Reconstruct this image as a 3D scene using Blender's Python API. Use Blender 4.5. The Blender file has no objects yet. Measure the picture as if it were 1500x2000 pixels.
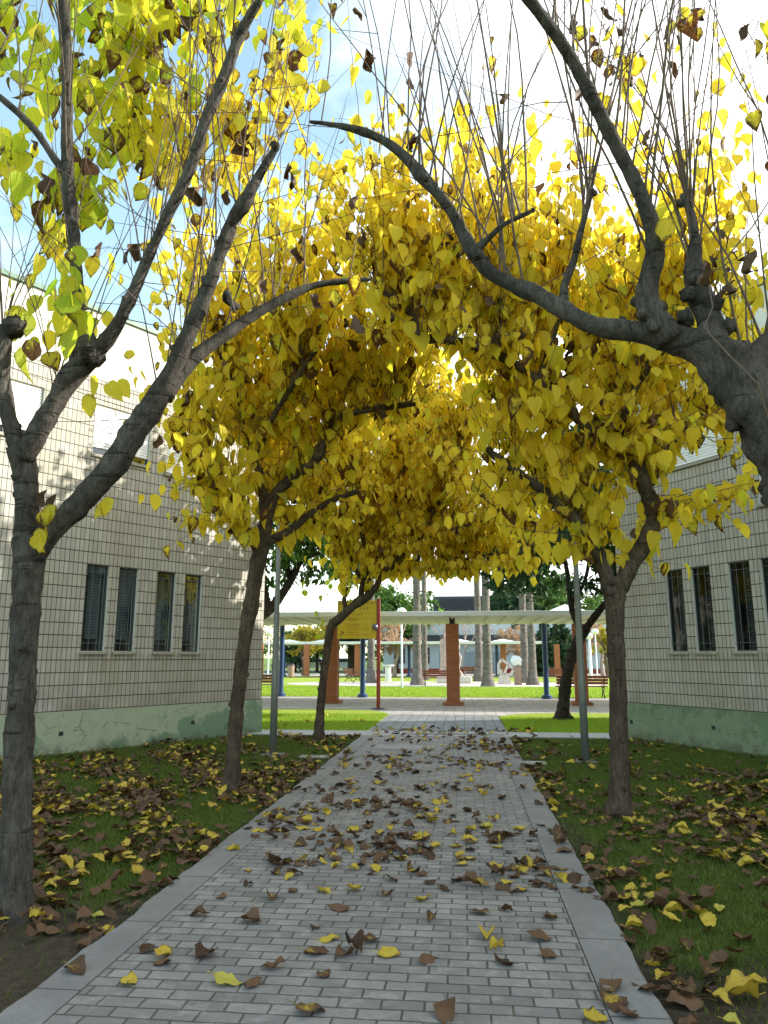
import bpy, math, random
import numpy as np
from mathutils import Vector, Matrix
random.seed(7); rng = np.random.default_rng(7)
S = bpy.context.scene
COL = S.collection

# ------------------------------------------------------------------ camera, world, sun, exposure
EYE = 1.6; FPX = 1440.0; PITCH = math.atan(283/1440); YAW = math.radians(6.03)
cd = bpy.data.cameras.new('camera'); cam = bpy.data.objects.new('camera', cd); COL.objects.link(cam)
cd.sensor_fit = 'VERTICAL'; cd.sensor_height = 24; cd.lens = FPX/2000*24
cd.clip_start = 0.05; cd.clip_end = 2000
cam.location = (0, 0, EYE); cam.rotation_euler = (math.pi/2+PITCH, 0, YAW)
S.camera = cam

SUN_EL = math.radians(23.6); SUN_AZ = math.radians(76)      # azimuth clockwise from +Y
sunvec = Vector((math.sin(SUN_AZ)*math.cos(SUN_EL), math.cos(SUN_AZ)*math.cos(SUN_EL), math.sin(SUN_EL)))
ld = bpy.data.lights.new('sun', 'SUN'); ld.energy = 5.0; ld.angle = math.radians(0.6); ld.color = (1, .93, .82)
sun = bpy.data.objects.new('sun', ld); COL.objects.link(sun)
sun.rotation_euler = (-sunvec).to_track_quat('-Z', 'Y').to_euler()

W = bpy.data.worlds.new('World'); S.world = W; W.use_nodes = True
nt = W.node_tree; nt.nodes.clear()
def wn(t, **k):
    n = nt.nodes.new(t)
    for a, b in k.items(): setattr(n, a, b)
    return n
out = wn('ShaderNodeOutputWorld'); bg = wn('ShaderNodeBackground'); bg.inputs['Strength'].default_value = 0.12
sky = wn('ShaderNodeTexSky', sky_type='NISHITA', sun_disc=False, sun_elevation=SUN_EL, sun_rotation=SUN_AZ)
sky.air_density = 1.0; sky.dust_density = 1.2; sky.ozone_density = 1.0
tc = wn('ShaderNodeTexCoord'); mp = wn('ShaderNodeMapping'); mp.inputs['Scale'].default_value = (1, 1, 2.2)
mp.inputs['Location'].default_value = (.35, .1, .2)
nz = wn('ShaderNodeTexNoise'); nz.inputs['Scale'].default_value = 1.6; nz.inputs['Detail'].default_value = 7; nz.inputs['Roughness'].default_value = .55
cr = wn('ShaderNodeValToRGB'); cr.color_ramp.elements[0].position = .40; cr.color_ramp.elements[1].position = .62
# thin bright cloud lies to the right of the path, clear blue to the left
dp = wn('ShaderNodeVectorMath', operation='DOT_PRODUCT'); dp.inputs[1].default_value = (0.62, .30, .15)
mr = wn('ShaderNodeMapRange'); mr.inputs['From Min'].default_value = 0.12; mr.inputs['From Max'].default_value = .62
mr.inputs['To Min'].default_value = -.10; mr.inputs['To Max'].default_value = .30
ad = wn('ShaderNodeMath', operation='ADD')
mx = wn('ShaderNodeMixRGB'); mx.inputs['Color2'].default_value = (10, 10, 10, 1)
sc_ = wn('ShaderNodeMixRGB', blend_type='MULTIPLY'); sc_.inputs['Fac'].default_value = 1; sc_.inputs['Color2'].default_value = (2.7, 2.7, 2.15, 1)
L = nt.links
L.new(tc.outputs['Generated'], mp.inputs['Vector']); L.new(mp.outputs[0], nz.inputs['Vector'])
L.new(tc.outputs['Generated'], dp.inputs[0]); L.new(dp.outputs['Value'], mr.inputs['Value'])
L.new(nz.outputs['Fac'], ad.inputs[0]); L.new(mr.outputs[0], ad.inputs[1]); L.new(ad.outputs[0], cr.inputs['Fac'])
L.new(sky.outputs[0], sc_.inputs['Color1']); L.new(sc_.outputs[0], mx.inputs['Color1']); L.new(cr.outputs['Color'], mx.inputs['Fac'])
L.new(mx.outputs[0], bg.inputs['Color']); L.new(bg.outputs[0], out.inputs['Surface'])

S.view_settings.view_transform = 'Standard'; S.view_settings.look = 'None'
S.view_settings.exposure = 0.84; S.view_settings.gamma = 1.0; S.view_settings.use_curve_mapping = False
S.render.engine = 'CYCLES'; S.cycles.use_denoising = True
S.cycles.max_bounces = 16; S.cycles.diffuse_bounces = 12; S.cycles.transmission_bounces = 8; S.cycles.transparent_max_bounces = 12; S.cycles.sample_clamp_indirect = 6

# ------------------------------------------------------------------ measuring helpers (pixel of the photograph + distance -> world point)
sp, cp = math.sin(PITCH), math.cos(PITCH)
def toW(l, d): return (l*math.cos(YAW)-d*math.sin(YAW), l*math.sin(YAW)+d*math.cos(YAW))
def ray(u, v):
    a = (u-750)/FPX; b = -(v-1000)/FPX
    return a, cp-b*sp, sp+b*cp
def at(u, v, D):
    a, fw, ve = ray(u, v); x, y = toW(a/fw*D, D); return Vector((x, y, EYE+ve/fw*D))
def gp(u, v, z=0):
    a, fw, ve = ray(u, v); D = (z-EYE)/ve*fw; x, y = toW(a/fw*D, D); return Vector((x, y, z))
def depth(p): return -p[0]*math.sin(YAW)+p[1]*math.cos(YAW)

# ------------------------------------------------------------------ object helpers
def link(o, parent=None):
    COL.objects.link(o)
    if parent is not None: o.parent = parent
    return o
def tag(o, label=None, cat=None, group=None, kind=None):
    if label: o['label'] = label
    if cat: o['category'] = cat
    if group: o['group'] = group
    if kind: o['kind'] = kind
    return o
def thing(name, label, cat, loc=(0, 0, 0), rz=0, group=None):
    o = bpy.data.objects.new(name, None); link(o); o.location = loc; o.rotation_euler = (0, 0, rz); o.empty_display_size = .2
    return tag(o, label, cat, group)
def copy_tree(o, parent=None):
    c = o.copy(); link(c, parent)
    for ch in list(o.children): copy_tree(ch, c)
    return c
def npmesh(name, V, F, mat, parent=None, smooth=False, uv=None, tint=None):
    """V (n,3); F list/array of polygons (all same length when array)"""
    me = bpy.data.meshes.new(name); V = np.asarray(V, dtype=np.float32)
    if isinstance(F, np.ndarray):
        k = F.shape[1]; me.vertices.add(len(V)); me.vertices.foreach_set('co', V.ravel())
        me.loops.add(F.size); me.loops.foreach_set('vertex_index', F.astype(np.int32).ravel())
        me.polygons.add(len(F)); me.polygons.foreach_set('loop_start', np.arange(0, F.size, k, dtype=np.int32))
        me.update(calc_edges=True)
    else:
        me.from_pydata(V.tolist(), [], F); me.update()
    if smooth: me.polygons.foreach_set('use_smooth', [True]*len(me.polygons))
    if uv is not None:
        ul = me.uv_layers.new(name='UVMap'); idx = np.empty(len(me.loops), dtype=np.int32); me.loops.foreach_get('vertex_index', idx)
        ul.data.foreach_set('uv', np.asarray(uv, dtype=np.float32)[idx].ravel())
    if tint is not None:
        at_ = me.attributes.new('tint', 'FLOAT_COLOR', 'POINT'); at_.data.foreach_set('color', np.asarray(tint, dtype=np.float32).ravel())
    me.materials.append(mat)
    o = bpy.data.objects.new(name, me); link(o, parent); return o

class MB:
    def __init__(s): s.v = []; s.f = []
    def add(s, V, F):
        n = len(s.v); s.v += [tuple(p) for p in V]; s.f += [tuple(i+n for i in f) for f in F]; return s
    def box(s, x0, x1, y0, y1, z0, z1):
        V = [(x0,y0,z0),(x1,y0,z0),(x1,y1,z0),(x0,y1,z0),(x0,y0,z1),(x1,y0,z1),(x1,y1,z1),(x0,y1,z1)]
        return s.add(V, [(0,3,2,1),(4,5,6,7),(0,1,5,4),(1,2,6,5),(2,3,7,6),(3,0,4,7)])
    def bbox(s, x0, x1, y0, y1, z0, z1, b=.01):
        """chamfered box"""
        bb = min(b, (x1-x0)/3, (y1-y0)/3, (z1-z0)/3)
        xs = (x0, x1); ys = (y0, y1); zs = (z0, z1); V = []; ix = {}
        for i in (0, 1):
            for j in (0, 1):
                for k in (0, 1):
                    sx, sy, sz = (1-2*i)*bb, (1-2*j)*bb, (1-2*k)*bb
                    for ax, p in ((0, (xs[i], ys[j]+sy, zs[k]+sz)), (1, (xs[i]+sx, ys[j], zs[k]+sz)), (2, (xs[i]+sx, ys[j]+sy, zs[k]))):
                        ix[i, j, k, ax] = len(V); V.append(p)
        F = []
        for i in (0, 1): F.append([ix[i,0,0,0], ix[i,1,0,0], ix[i,1,1,0], ix[i,0,1,0]])
        for j in (0, 1): F.append([ix[0,j,0,1], ix[1,j,0,1], ix[1,j,1,1], ix[0,j,1,1]])
        for k in (0, 1): F.append([ix[0,0,k,2], ix[1,0,k,2], ix[1,1,k,2], ix[0,1,k,2]])
        for a in (0, 1):
            for b_ in (0, 1):
                F.append([ix[a,b_,0,0], ix[a,b_,1,0], ix[a,b_,1,1], ix[a,b_,0,1]])
                F.append([ix[a,0,b_,0], ix[a,1,b_,0], ix[a,1,b_,2], ix[a,0,b_,2]])
                F.append([ix[0,a,b_,1], ix[1,a,b_,1], ix[1,a,b_,2], ix[0,a,b_,2]])
        for i in (0, 1):
            for j in (0, 1):
                for k in (0, 1): F.append([ix[i,j,k,0], ix[i,j,k,1], ix[i,j,k,2]])
        return s.add(V, F)
    def lathe(s, prof, seg=16, cx=0, cy=0, cap=True):
        V = []; F = []
        for r, z in prof:
            for i in range(seg):
                a = 2*math.pi*i/seg; V.append((cx+r*math.cos(a), cy+r*math.sin(a), z))
        for j in range(len(prof)-1):
            for i in range(seg):
                k = (i+1) % seg; F.append((j*seg+i, j*seg+k, (j+1)*seg+k, (j+1)*seg+i))
        if cap: F.append(tuple(range(seg-1, -1, -1))); F.append(tuple((len(prof)-1)*seg+i for i in range(seg)))
        return s.add(V, F)
    def tube(s, pts, rads, seg=8, cap=True):
        V, F = tube_np(pts, rads, seg, cap); return s.add(V.tolist(), F)
    def quad(s, *p): return s.add(p, [tuple(range(len(p)))])
    def build(s, name, mat, parent=None, smooth=False):
        me = bpy.data.meshes.new(name); me.from_pydata(s.v, [], s.f)
        me.update()
        if smooth: me.polygons.foreach_set('use_smooth', [True]*len(me.polygons))
        me.materials.append(mat); o = bpy.data.objects.new(name, me); return link(o, parent)

def tube_np(pts, rads, seg=8, cap=True, rough=0.0, seed=0, elong=None):
    P = np.array([tuple(p) for p in pts], dtype=float); n = len(P); R = np.array(rads, dtype=float)
    T = np.gradient(P, axis=0); T /= np.linalg.norm(T, axis=1)[:, None]+1e-9
    up = np.array([0, 0, 1.]) if abs(T[0][2]) < .9 else np.array([1., 0, 0])
    N = np.cross(T[0], up); N /= np.linalg.norm(N)
    V = []; g = np.random.default_rng(seed); ph = g.random(6)*6.28
    for i in range(n):
        N = N-T[i]*N.dot(T[i]); N /= np.linalg.norm(N)+1e-9; B = np.cross(T[i], N)
        for k in range(seg):
            a = 2*math.pi*k/seg; r = R[i]
            if rough: r *= 1+rough*(.6*math.sin(2*a+ph[0]+i*.35)+.5*math.sin(3*a+ph[1]-i*.23)+.35*math.sin(i*.9+ph[2])+.5*(g.random()-.5))
            V.append(P[i]+r*(math.cos(a)*N+math.sin(a)*B))
    F = [(i*seg+k, i*seg+(k+1) % seg, (i+1)*seg+(k+1) % seg, (i+1)*seg+k) for i in range(n-1) for k in range(seg)]
    if cap: F.append(tuple(range(seg-1, -1, -1))); F.append(tuple((n-1)*seg+k for k in range(seg)))
    return np.array(V), F
def catmull(P, R, step):
    P = [np.array(tuple(p), float) for p in P]; Q = []; RR = []
    P2 = [2*P[0]-P[1]]+P+[2*P[-1]-P[-2]]
    for i in range(len(P)-1):
        a, b, c, d = P2[i:i+4]; m = max(2, int(np.linalg.norm(c-b)/step))
        for j in range(m):
            t = j/m
            Q.append(.5*((2*b)+(-a+c)*t+(2*a-5*b+4*c-d)*t*t+(-a+3*b-3*c+d)*t**3)); RR.append(R[i]*(1-t)+R[i+1]*t)
    Q.append(P[-1]); RR.append(R[-1]); return Q, RR

# ------------------------------------------------------------------ materials
class NT:
    def __init__(s, name):
        s.m = bpy.data.materials.new(name); s.m.use_nodes = True; s.t = s.m.node_tree
        s.b = s.t.nodes['Principled BSDF']; s.o = s.t.nodes['Material Output']
    def n(s, t, **k):
        x = s.t.nodes.new(t)
        for a, b in k.items(): setattr(x, a, b)
        return x
    def l(s, a, b): s.t.links.new(a, b)
    def coord(s, kind='Object'): return s.n('ShaderNodeTexCoord').outputs[kind]
    def math(s, op, a, b=None, c=None):
        x = s.n('ShaderNodeMath', operation=op)
        for i, q in enumerate((a, b, c)):
            if q is None: continue
            if isinstance(q, (int, float)): x.inputs[i].default_value = q
            else: s.l(q, x.inputs[i])
        return x.outputs[0]
    def mix(s, f, a, b, mode='MIX'):
        x = s.n('ShaderNodeMixRGB', blend_type=mode)
        for i, q in enumerate((f, a, b)):
            if isinstance(q, (int, float)): x.inputs[i].default_value = q
            elif isinstance(q, tuple): x.inputs[i].default_value = (*q, 1)
            else: s.l(q, x.inputs[i])
        return x.outputs[0]
    def noise(s, v, sc, det=4, ro=.55, scale=None):
        if scale:
            mp = s.n('ShaderNodeMapping'); mp.inputs['Scale'].default_value = scale; s.l(v, mp.inputs[0]); v = mp.outputs[0]
        x = s.n('ShaderNodeTexNoise'); x.inputs['Scale'].default_value = sc; x.inputs['Detail'].default_value = det; x.inputs['Roughness'].default_value = ro
        s.l(v, x.inputs['Vector']); return x.outputs['Fac']
    def ramp(s, f, a, b, c0=(0, 0, 0), c1=(1, 1, 1)):
        x = s.n('ShaderNodeValToRGB'); e = x.color_ramp.elements; e[0].position = a; e[1].position = b; e[0].color = (*c0, 1); e[1].color = (*c1, 1)
        s.l(f, x.inputs[0]); return x.outputs[0]
    def col(s, c):
        if isinstance(c, tuple): s.b.inputs['Base Color'].default_value = (*c, 1)
        else: s.l(c, s.b.inputs['Base Color'])
    def rough(s, r): s.b.inputs['Roughness'].default_value = r
    def bump(s, h, st=.5, d=.01):
        x = s.n('ShaderNodeBump'); x.inputs['Strength'].default_value = st; x.inputs['Distance'].default_value = d
        s.l(h, x.inputs['Height']); s.l(x.outputs[0], s.b.inputs['Normal'])

def pm(name, c, r=.7, var=.15, sc=8, bump=.2, d=.004, c2=None, metal=0):
    m = NT(name); v = m.coord(); n1 = m.noise(v, sc, 6, .6); n2 = m.noise(v, sc*.23, 3)
    c2 = c2 or tuple(x*(1-2*var) for x in c); c3 = tuple(min(1, x*(1+var)) for x in c)
    f = m.mix(m.ramp(n1, .3, .7), c2, c3); f = m.mix(m.math('MULTIPLY', n2, .5), f, c)
    m.col(f); m.rough(r); m.b.inputs['Metallic'].default_value = metal
    if bump: m.bump(n1, bump, d)
    return m.m

def tile_mat():
    m = NT('stack_bond_tile'); v = m.coord(); s = m.n('ShaderNodeSeparateXYZ'); m.l(v, s.inputs[0])
    wob = m.math('MULTIPLY', m.math('SUBTRACT', m.noise(v, 1.3, 2), .5), .012)
    xs = m.math('DIVIDE', m.math('ADD', s.outputs['X'], wob), .085); zs = m.math('DIVIDE', m.math('SUBTRACT', m.math('ADD', s.outputs['Z'], wob), .70), .21)
    fx = m.math('FRACT', m.math('ADD', xs, 100)); fz = m.math('FRACT', m.math('ADD', zs, 100))
    mx_ = m.math('LESS_THAN', fx, .115); mz = m.math('LESS_THAN', fz, .072)
    mort = m.math('MAXIMUM', mx_, mz)
    cx = m.n('ShaderNodeCombineXYZ'); m.l(m.math('FLOOR', xs), cx.inputs[0]); m.l(m.math('FLOOR', zs), cx.inputs[1])
    wnz = m.n('ShaderNodeTexWhiteNoise'); m.l(cx.outputs[0], wnz.inputs['Vector'])
    c = m.mix(wnz.outputs['Value'], (.39, .375, .335), (.53, .515, .465))
    n1 = m.noise(v, 60, 5, .65); c = m.mix(m.math('MULTIPLY', n1, .35), c, (.36, .33, .26))
    n2 = m.noise(v, .9, 5, .6, scale=(1, 1, .5)); c = m.mix(m.ramp(n2, .46, .75), c, (.40, .37, .29))
    # dirt: darker weathered course just above the plinth
    low = m.n('ShaderNodeMapRange'); low.inputs['From Min'].default_value = .65; low.inputs['From Max'].default_value = 1.35
    low.inputs['To Min'].default_value = .75; low.inputs['To Max'].default_value = 0; m.l(s.outputs['Z'], low.inputs['Value'])
    dn = m.math('MULTIPLY', low.outputs[0], m.ramp(m.noise(v, 1.6, 5), .38, .62)); c = m.mix(dn, c, (.23, .205, .16))
    st = m.noise(v, 5, 4, .6, scale=(2.4, 1, .12)); zz = m.n('ShaderNodeMapRange'); zz.inputs['From Min'].default_value = .95; zz.inputs['From Max'].default_value = 1.66
    zz.inputs['To Min'].default_value = 0; zz.inputs['To Max'].default_value = 1; m.l(s.outputs['Z'], zz.inputs['Value']); below = m.math('LESS_THAN', s.outputs['Z'], 1.67)
    inx = m.math('MULTIPLY', m.math('GREATER_THAN', s.outputs['X'], 1.25), m.math('LESS_THAN', s.outputs['X'], 4.35))
    dr = m.math('MULTIPLY', m.math('MULTIPLY', m.ramp(st, .46, .66), zz.outputs[0]), m.math('MULTIPLY', below, inx)); c = m.mix(m.math('MULTIPLY', dr, .6), c, (.21, .19, .14))
    rn = m.noise(v, 1.2, 4, .6, scale=(3, 1, .10)); c = m.mix(m.math('MULTIPLY', m.ramp(rn, .5, .75), .35), c, (.30, .28, .22))
    c = m.mix(mort, c, (.05, .042, .032)); m.col(c); m.rough(.75)
    h = m.math('SUBTRACT', m.math('MULTIPLY', n1, .15), mort); m.bump(h, .8, .006); return m.m

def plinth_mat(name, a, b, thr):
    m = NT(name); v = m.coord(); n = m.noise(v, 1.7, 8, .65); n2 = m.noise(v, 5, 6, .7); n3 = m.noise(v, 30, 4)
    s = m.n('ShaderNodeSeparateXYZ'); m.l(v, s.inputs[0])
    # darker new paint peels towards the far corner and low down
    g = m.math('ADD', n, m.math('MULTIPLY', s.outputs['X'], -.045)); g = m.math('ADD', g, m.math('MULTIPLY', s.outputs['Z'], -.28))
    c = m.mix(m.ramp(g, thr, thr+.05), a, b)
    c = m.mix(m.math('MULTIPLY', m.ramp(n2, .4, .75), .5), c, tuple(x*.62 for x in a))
    cr_ = m.n('ShaderNodeTexVoronoi', feature='DISTANCE_TO_EDGE'); cr_.inputs['Scale'].default_value = 2.0
    mp = m.n('ShaderNodeMapping'); m.l(v, mp.inputs[0]); m.l(mp.outputs[0], cr_.inputs['Vector'])
    crk = m.math('MULTIPLY', m.math('LESS_THAN', cr_.outputs['Distance'], .008), m.math('GREATER_THAN', n2, .5))
    c = m.mix(m.math('MULTIPLY', crk, .6), c, (.05, .06, .04))
    low = m.n('ShaderNodeMapRange'); low.inputs['From Min'].default_value = 0; low.inputs['From Max'].default_value = .22
    low.inputs['To Min'].default_value = .8; low.inputs['To Max'].default_value = 0; m.l(s.outputs['Z'], low.inputs['Value'])
    c = m.mix(m.math('MULTIPLY', low.outputs[0], m.ramp(n2, .35, .6)), c, (.07, .075, .045))
    m.col(c); m.rough(.8); m.bump(m.math('ADD', n3, m.math('MULTIPLY', crk, -2)), .35, .006); return m.m

def paver_mat(name, w, h, mort, ca, cb, cm, moss=.0, rot=0, off=.5):
    m = NT(name); v = m.coord(); mp = m.n('ShaderNodeMapping'); mp.inputs['Rotation'].default_value = (0, 0, rot); m.l(v, mp.inputs[0])
    w0 = m.n('ShaderNodeVectorMath', operation='ADD'); wn_ = m.n('ShaderNodeTexNoise'); wn_.inputs['Scale'].default_value = 7; m.l(v, wn_.inputs['Vector'])
    sc2 = m.n('ShaderNodeVectorMath', operation='SCALE'); sc2.inputs['Scale'].default_value = .016; m.l(wn_.outputs['Color'], sc2.inputs[0])
    m.l(mp.outputs[0], w0.inputs[0]); m.l(sc2.outputs[0], w0.inputs[1])
    b = m.n('ShaderNodeTexBrick'); b.offset = off; b.inputs['Scale'].default_value = 1; b.inputs['Brick Width'].default_value = w; b.inputs['Row Height'].default_value = h
    b.inputs['Mortar Size'].default_value = mort; b.inputs['Mortar Smooth'].default_value = .35; b.inputs['Bias'].default_value = 0
    b.inputs['Color1'].default_value = (*ca, 1); b.inputs['Color2'].default_value = (*cb, 1); b.inputs['Mortar'].default_value = (*cm, 1)
    m.l(w0.outputs[0], b.inputs['Vector'])
    n1 = m.noise(v, 45, 6, .7); n2 = m.noise(v, 1.7, 5, .6); n3 = m.noise(v, 9, 5, .65)
    c = m.mix(m.math('MULTIPLY', n1, .55), b.outputs['Color'], tuple(x*.45 for x in ca))
    c = m.mix(m.ramp(n2, .40, .70), c, m.mix(.32, c, (.05, .05, .055)))
    c = m.mix(m.math('MULTIPLY', m.ramp(n3, .52, .68), .35), c, tuple(min(1, x*1.3) for x in cb))
    n5 = m.noise(v, 2.6, 6, .7); c = m.mix(m.math('MULTIPLY', m.ramp(n5, .55, .72), .45), c, (.085, .075, .055))
    jm = m.math('MULTIPLY', b.outputs['Fac'], m.ramp(n3, .45, .6)); c = m.mix(m.math('MULTIPLY', jm, .6), c, (.07, .085, .035))
    m.col(c); m.b.inputs['Roughness'].default_value = .72
    hh = m.math('ADD', m.math('MULTIPLY', b.outputs['Fac'], -1.0), m.math('MULTIPLY', n1, .25)); hh = m.math('ADD', hh, m.math('MULTIPLY', n3, .35)); m.bump(hh, .9, .008); return m.m

def concrete_mat(name, c, joint=0, sc=20):
    m = NT(name); v = m.coord(); n1 = m.noise(v, sc, 7, .7); n2 = m.noise(v, sc*.12, 5); n3 = m.noise(v, sc*7, 4, .7)
    f = m.mix(m.ramp(n1, .3, .75), tuple(x*.78 for x in c), tuple(x*1.12 for x in c)); f = m.mix(m.ramp(n2, .42, .66), f, tuple(x*.72 for x in c))
    f = m.mix(m.math('MULTIPLY', m.math('GREATER_THAN', n3, .62), .55), f, tuple(x*.4 for x in c))
    h = m.math('MULTIPLY', n1, .5)
    if joint:
        s = m.n('ShaderNodeSeparateXYZ'); m.l(v, s.inputs[0]); fy = m.math('FRACT', m.math('ADD', m.math('DIVIDE', s.outputs['Y'], joint), 100))
        j = m.math('LESS_THAN', fy, .012); f = m.mix(j, f, (.05, .048, .045)); h = m.math('SUBTRACT', h, j)
    m.col(f); m.rough(.8); m.bump(h, .5, .006); return m.m

def lawn_mat(name, g1, g2, soil, thr=.6):
    m = NT(name); v = m.coord(); n1 = m.noise(v, .8, 6, .6); n2 = m.noise(v, 14, 6, .7); n3 = m.noise(v, 70, 4, .7)
    g = m.mix(m.ramp(n2, .3, .7), g1, g2); so = m.mix(m.ramp(m.math('ADD', m.math('MULTIPLY', n3, .5), m.math('MULTIPLY', n2, .5)), .38, .62), tuple(x*1.25 for x in soil), tuple(x*.4 for x in soil))
    a = m.n('ShaderNodeAttribute'); a.attribute_name = 'tint'      # bare patches: r
    sp_ = m.n('ShaderNodeSeparateColor'); m.l(a.outputs['Color'], sp_.inputs[0])
    k = m.math('ADD', m.math('MULTIPLY', n1, .7), m.math('MULTIPLY', n2, .3)); k = m.math('ADD', k, sp_.outputs[0])
    c = m.mix(m.ramp(k, thr, thr+.12), g, so); m.col(c); m.rough(.9); m.b.inputs['Specular IOR Level'].default_value = .1
    m.bump(m.math('ADD', n3, n2), .7, .02); return m.m

def bark_mat(name, c1, c2, ring=1.0):
    m = NT(name); v = m.coord(); n0 = m.noise(v, 22, 6, .7, scale=(1, 1, .28)); n4 = m.noise(v, 95, 6, .75, scale=(1, 1, .14)); n1 = m.math('ADD', m.math('MULTIPLY', n0, .5), m.math('MULTIPLY', n4, .5)); n2 = m.noise(v, 3, 5, .6); n3 = m.noise(v, 90, 4, .7)
    nr = m.noise(v, 9, 3, .6, scale=(.25, .25, 1.8)); rr = m.ramp(nr, .60, .66)
    f = m.mix(m.ramp(n1, .40, .60), tuple(x*.7 for x in c1), c2); f = m.mix(m.math('MULTIPLY', m.ramp(n2, .42, .62), .6), f, tuple(x*.55 for x in c1))
    f = m.mix(m.math('MULTIPLY', rr, .55*ring), f, tuple(x*.4 for x in c1)); f = m.mix(m.math('MULTIPLY', m.math('GREATER_THAN', n3, .64), .35), f, (.30, .29, .25))
    m.col(f); m.rough(.9); m.b.inputs['Specular IOR Level'].default_value = .2
    h = m.math('ADD', m.math('MULTIPLY', n1, 1.2), m.math('MULTIPLY', n3, .3)); h = m.math('ADD', h, m.math('MULTIPLY', rr, .5*ring)); m.bump(h, 1.0, .03); return m.m

def leaf_mat(name, yellow=(.94, .745, .07), green=(.40, .60, .04), brown=(.13, .06, .022), trans=.68, dark=1.0):
    """leaf colour from the per-leaf attribute: r brownness, g greenness, b random"""
    m = NT(name); a = m.n('ShaderNodeAttribute'); a.attribute_name = 'tint'
    s = m.n('ShaderNodeSeparateColor'); m.l(a.outputs['Color'], s.inputs[0]); uv = m.coord('UV')
    su = m.n('ShaderNodeSeparateXYZ'); m.l(uv, su.inputs[0])
    base = m.mix(s.outputs[1], yellow, green)
    base = m.mix(m.math('MULTIPLY', s.outputs[2], .35), base, tuple(x*y for x, y in zip(yellow, (.98, .88, .6))))
    # veins: pale midrib and side ribs
    ax = m.math('ABSOLUTE', m.math('SUBTRACT', su.outputs[0], .5)); mid = m.math('LESS_THAN', ax, .022)
    rib = m.math('LESS_THAN', m.math('FRACT', m.math('ADD', m.math('MULTIPLY', su.outputs[1], 6), m.math('MULTIPLY', ax, -5))), .10)
    vein = m.math('MULTIPLY', m.math('MAXIMUM', mid, m.math('MULTIPLY', rib, .5)), .35)
    of = m.n('ShaderNodeCombineXYZ'); m.l(m.math('MULTIPLY', s.outputs[2], 37.0), of.inputs[2]); oi = m.n('ShaderNodeObjectInfo'); m.l(m.math('MULTIPLY', oi.outputs['Random'], 19.0), of.inputs[0])
    va = m.n('ShaderNodeVectorMath', operation='ADD'); m.l(uv, va.inputs[0]); m.l(of.outputs[0], va.inputs[1]); ob = va.outputs[0]; nn = m.noise(ob, 9, 4, .65); n0 = m.noise(ob, 2.6, 3, .6)
    edge = m.math('MULTIPLY', m.math('POWER', m.math('MULTIPLY', ax, 2), 2), .20); tip = m.math('MULTIPLY', m.math('POWER', su.outputs[1], 3), .3)
    k = m.math('ADD', m.math('ADD', m.math('MULTIPLY', nn, .45), m.math('MULTIPLY', n0, .55)), m.math('ADD', edge, tip))
    k = m.math('ADD', k, m.math('SUBTRACT', m.math('MULTIPLY', s.outputs[0], 1.1), .25)); bm = m.ramp(k, .66, .84)
    c = m.mix(vein, base, tuple(min(1, x*1.35) for x in yellow)); c = m.mix(bm, c, m.mix(m.math('MULTIPLY', s.outputs[2], .8), m.mix(m.ramp(nn, .35, .65), tuple(x*.55 for x in brown), tuple(x*1.25 for x in brown)), (.16, .088, .045)))
    m.col(c); m.rough(.55); m.b.inputs['Specular IOR Level'].default_value = .3
    tr = m.n('ShaderNodeBsdfTranslucent'); m.l(m.mix(bm, m.mix(1.0, c, (1.04, 1.06, .8), 'MULTIPLY'), m.mix(1.0, c, (.5, .35, .2), 'MULTIPLY')), tr.inputs[0])
    ms = m.n('ShaderNodeMixShader'); ms.inputs[0].default_value = trans; m.l(m.b.outputs[0], ms.inputs[1]); m.l(tr.outputs[0], ms.inputs[2]); m.l(ms.outputs[0], m.o.inputs[0])
    m.bump(m.math('ADD', nn, m.math('MULTIPLY', vein, 1.5)), .4, .004); return m.m

def foliage_mat(name, a, b, trans=.35):
    m = NT(name); g = m.n('ShaderNodeAttribute'); g.attribute_name = 'tint'; s = m.n('ShaderNodeSeparateColor'); m.l(g.outputs['Color'], s.inputs[0])
    c = m.mix(s.outputs[2], a, b); m.col(c); m.rough(.6); m.b.inputs['Specular IOR Level'].default_value = .25
    tr = m.n('ShaderNodeBsdfTranslucent'); m.l(m.mix(1.0, c, (1.3, 1.4, .7), 'MULTIPLY'), tr.inputs[0])
    ms = m.n('ShaderNodeMixShader'); ms.inputs[0].default_value = trans; m.l(m.b.outputs[0], ms.inputs[1]); m.l(tr.outputs[0], ms.inputs[2]); m.l(ms.outputs[0], m.o.inputs[0]); return m.m

def glass_mat():
    m = NT('window_glass'); g = m.n('ShaderNodeBsdfGlossy'); g.inputs['Roughness'].default_value = .03; g.inputs[0].default_value = (.9, .95, 1, 1)
    t = m.n('ShaderNodeBsdfTransparent'); t.inputs[0].default_value = (.62, .70, .72, 1); fr = m.n('ShaderNodeFresnel'); fr.inputs[0].default_value = 1.6
    ms = m.n('ShaderNodeMixShader'); m.l(m.math('MULTIPLY', fr.outputs[0], 1.2), ms.inputs[0]); m.l(t.outputs[0], ms.inputs[1]); m.l(g.outputs[0], ms.inputs[2]); m.l(ms.outputs[0], m.o.inputs[0]); return m.m

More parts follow.
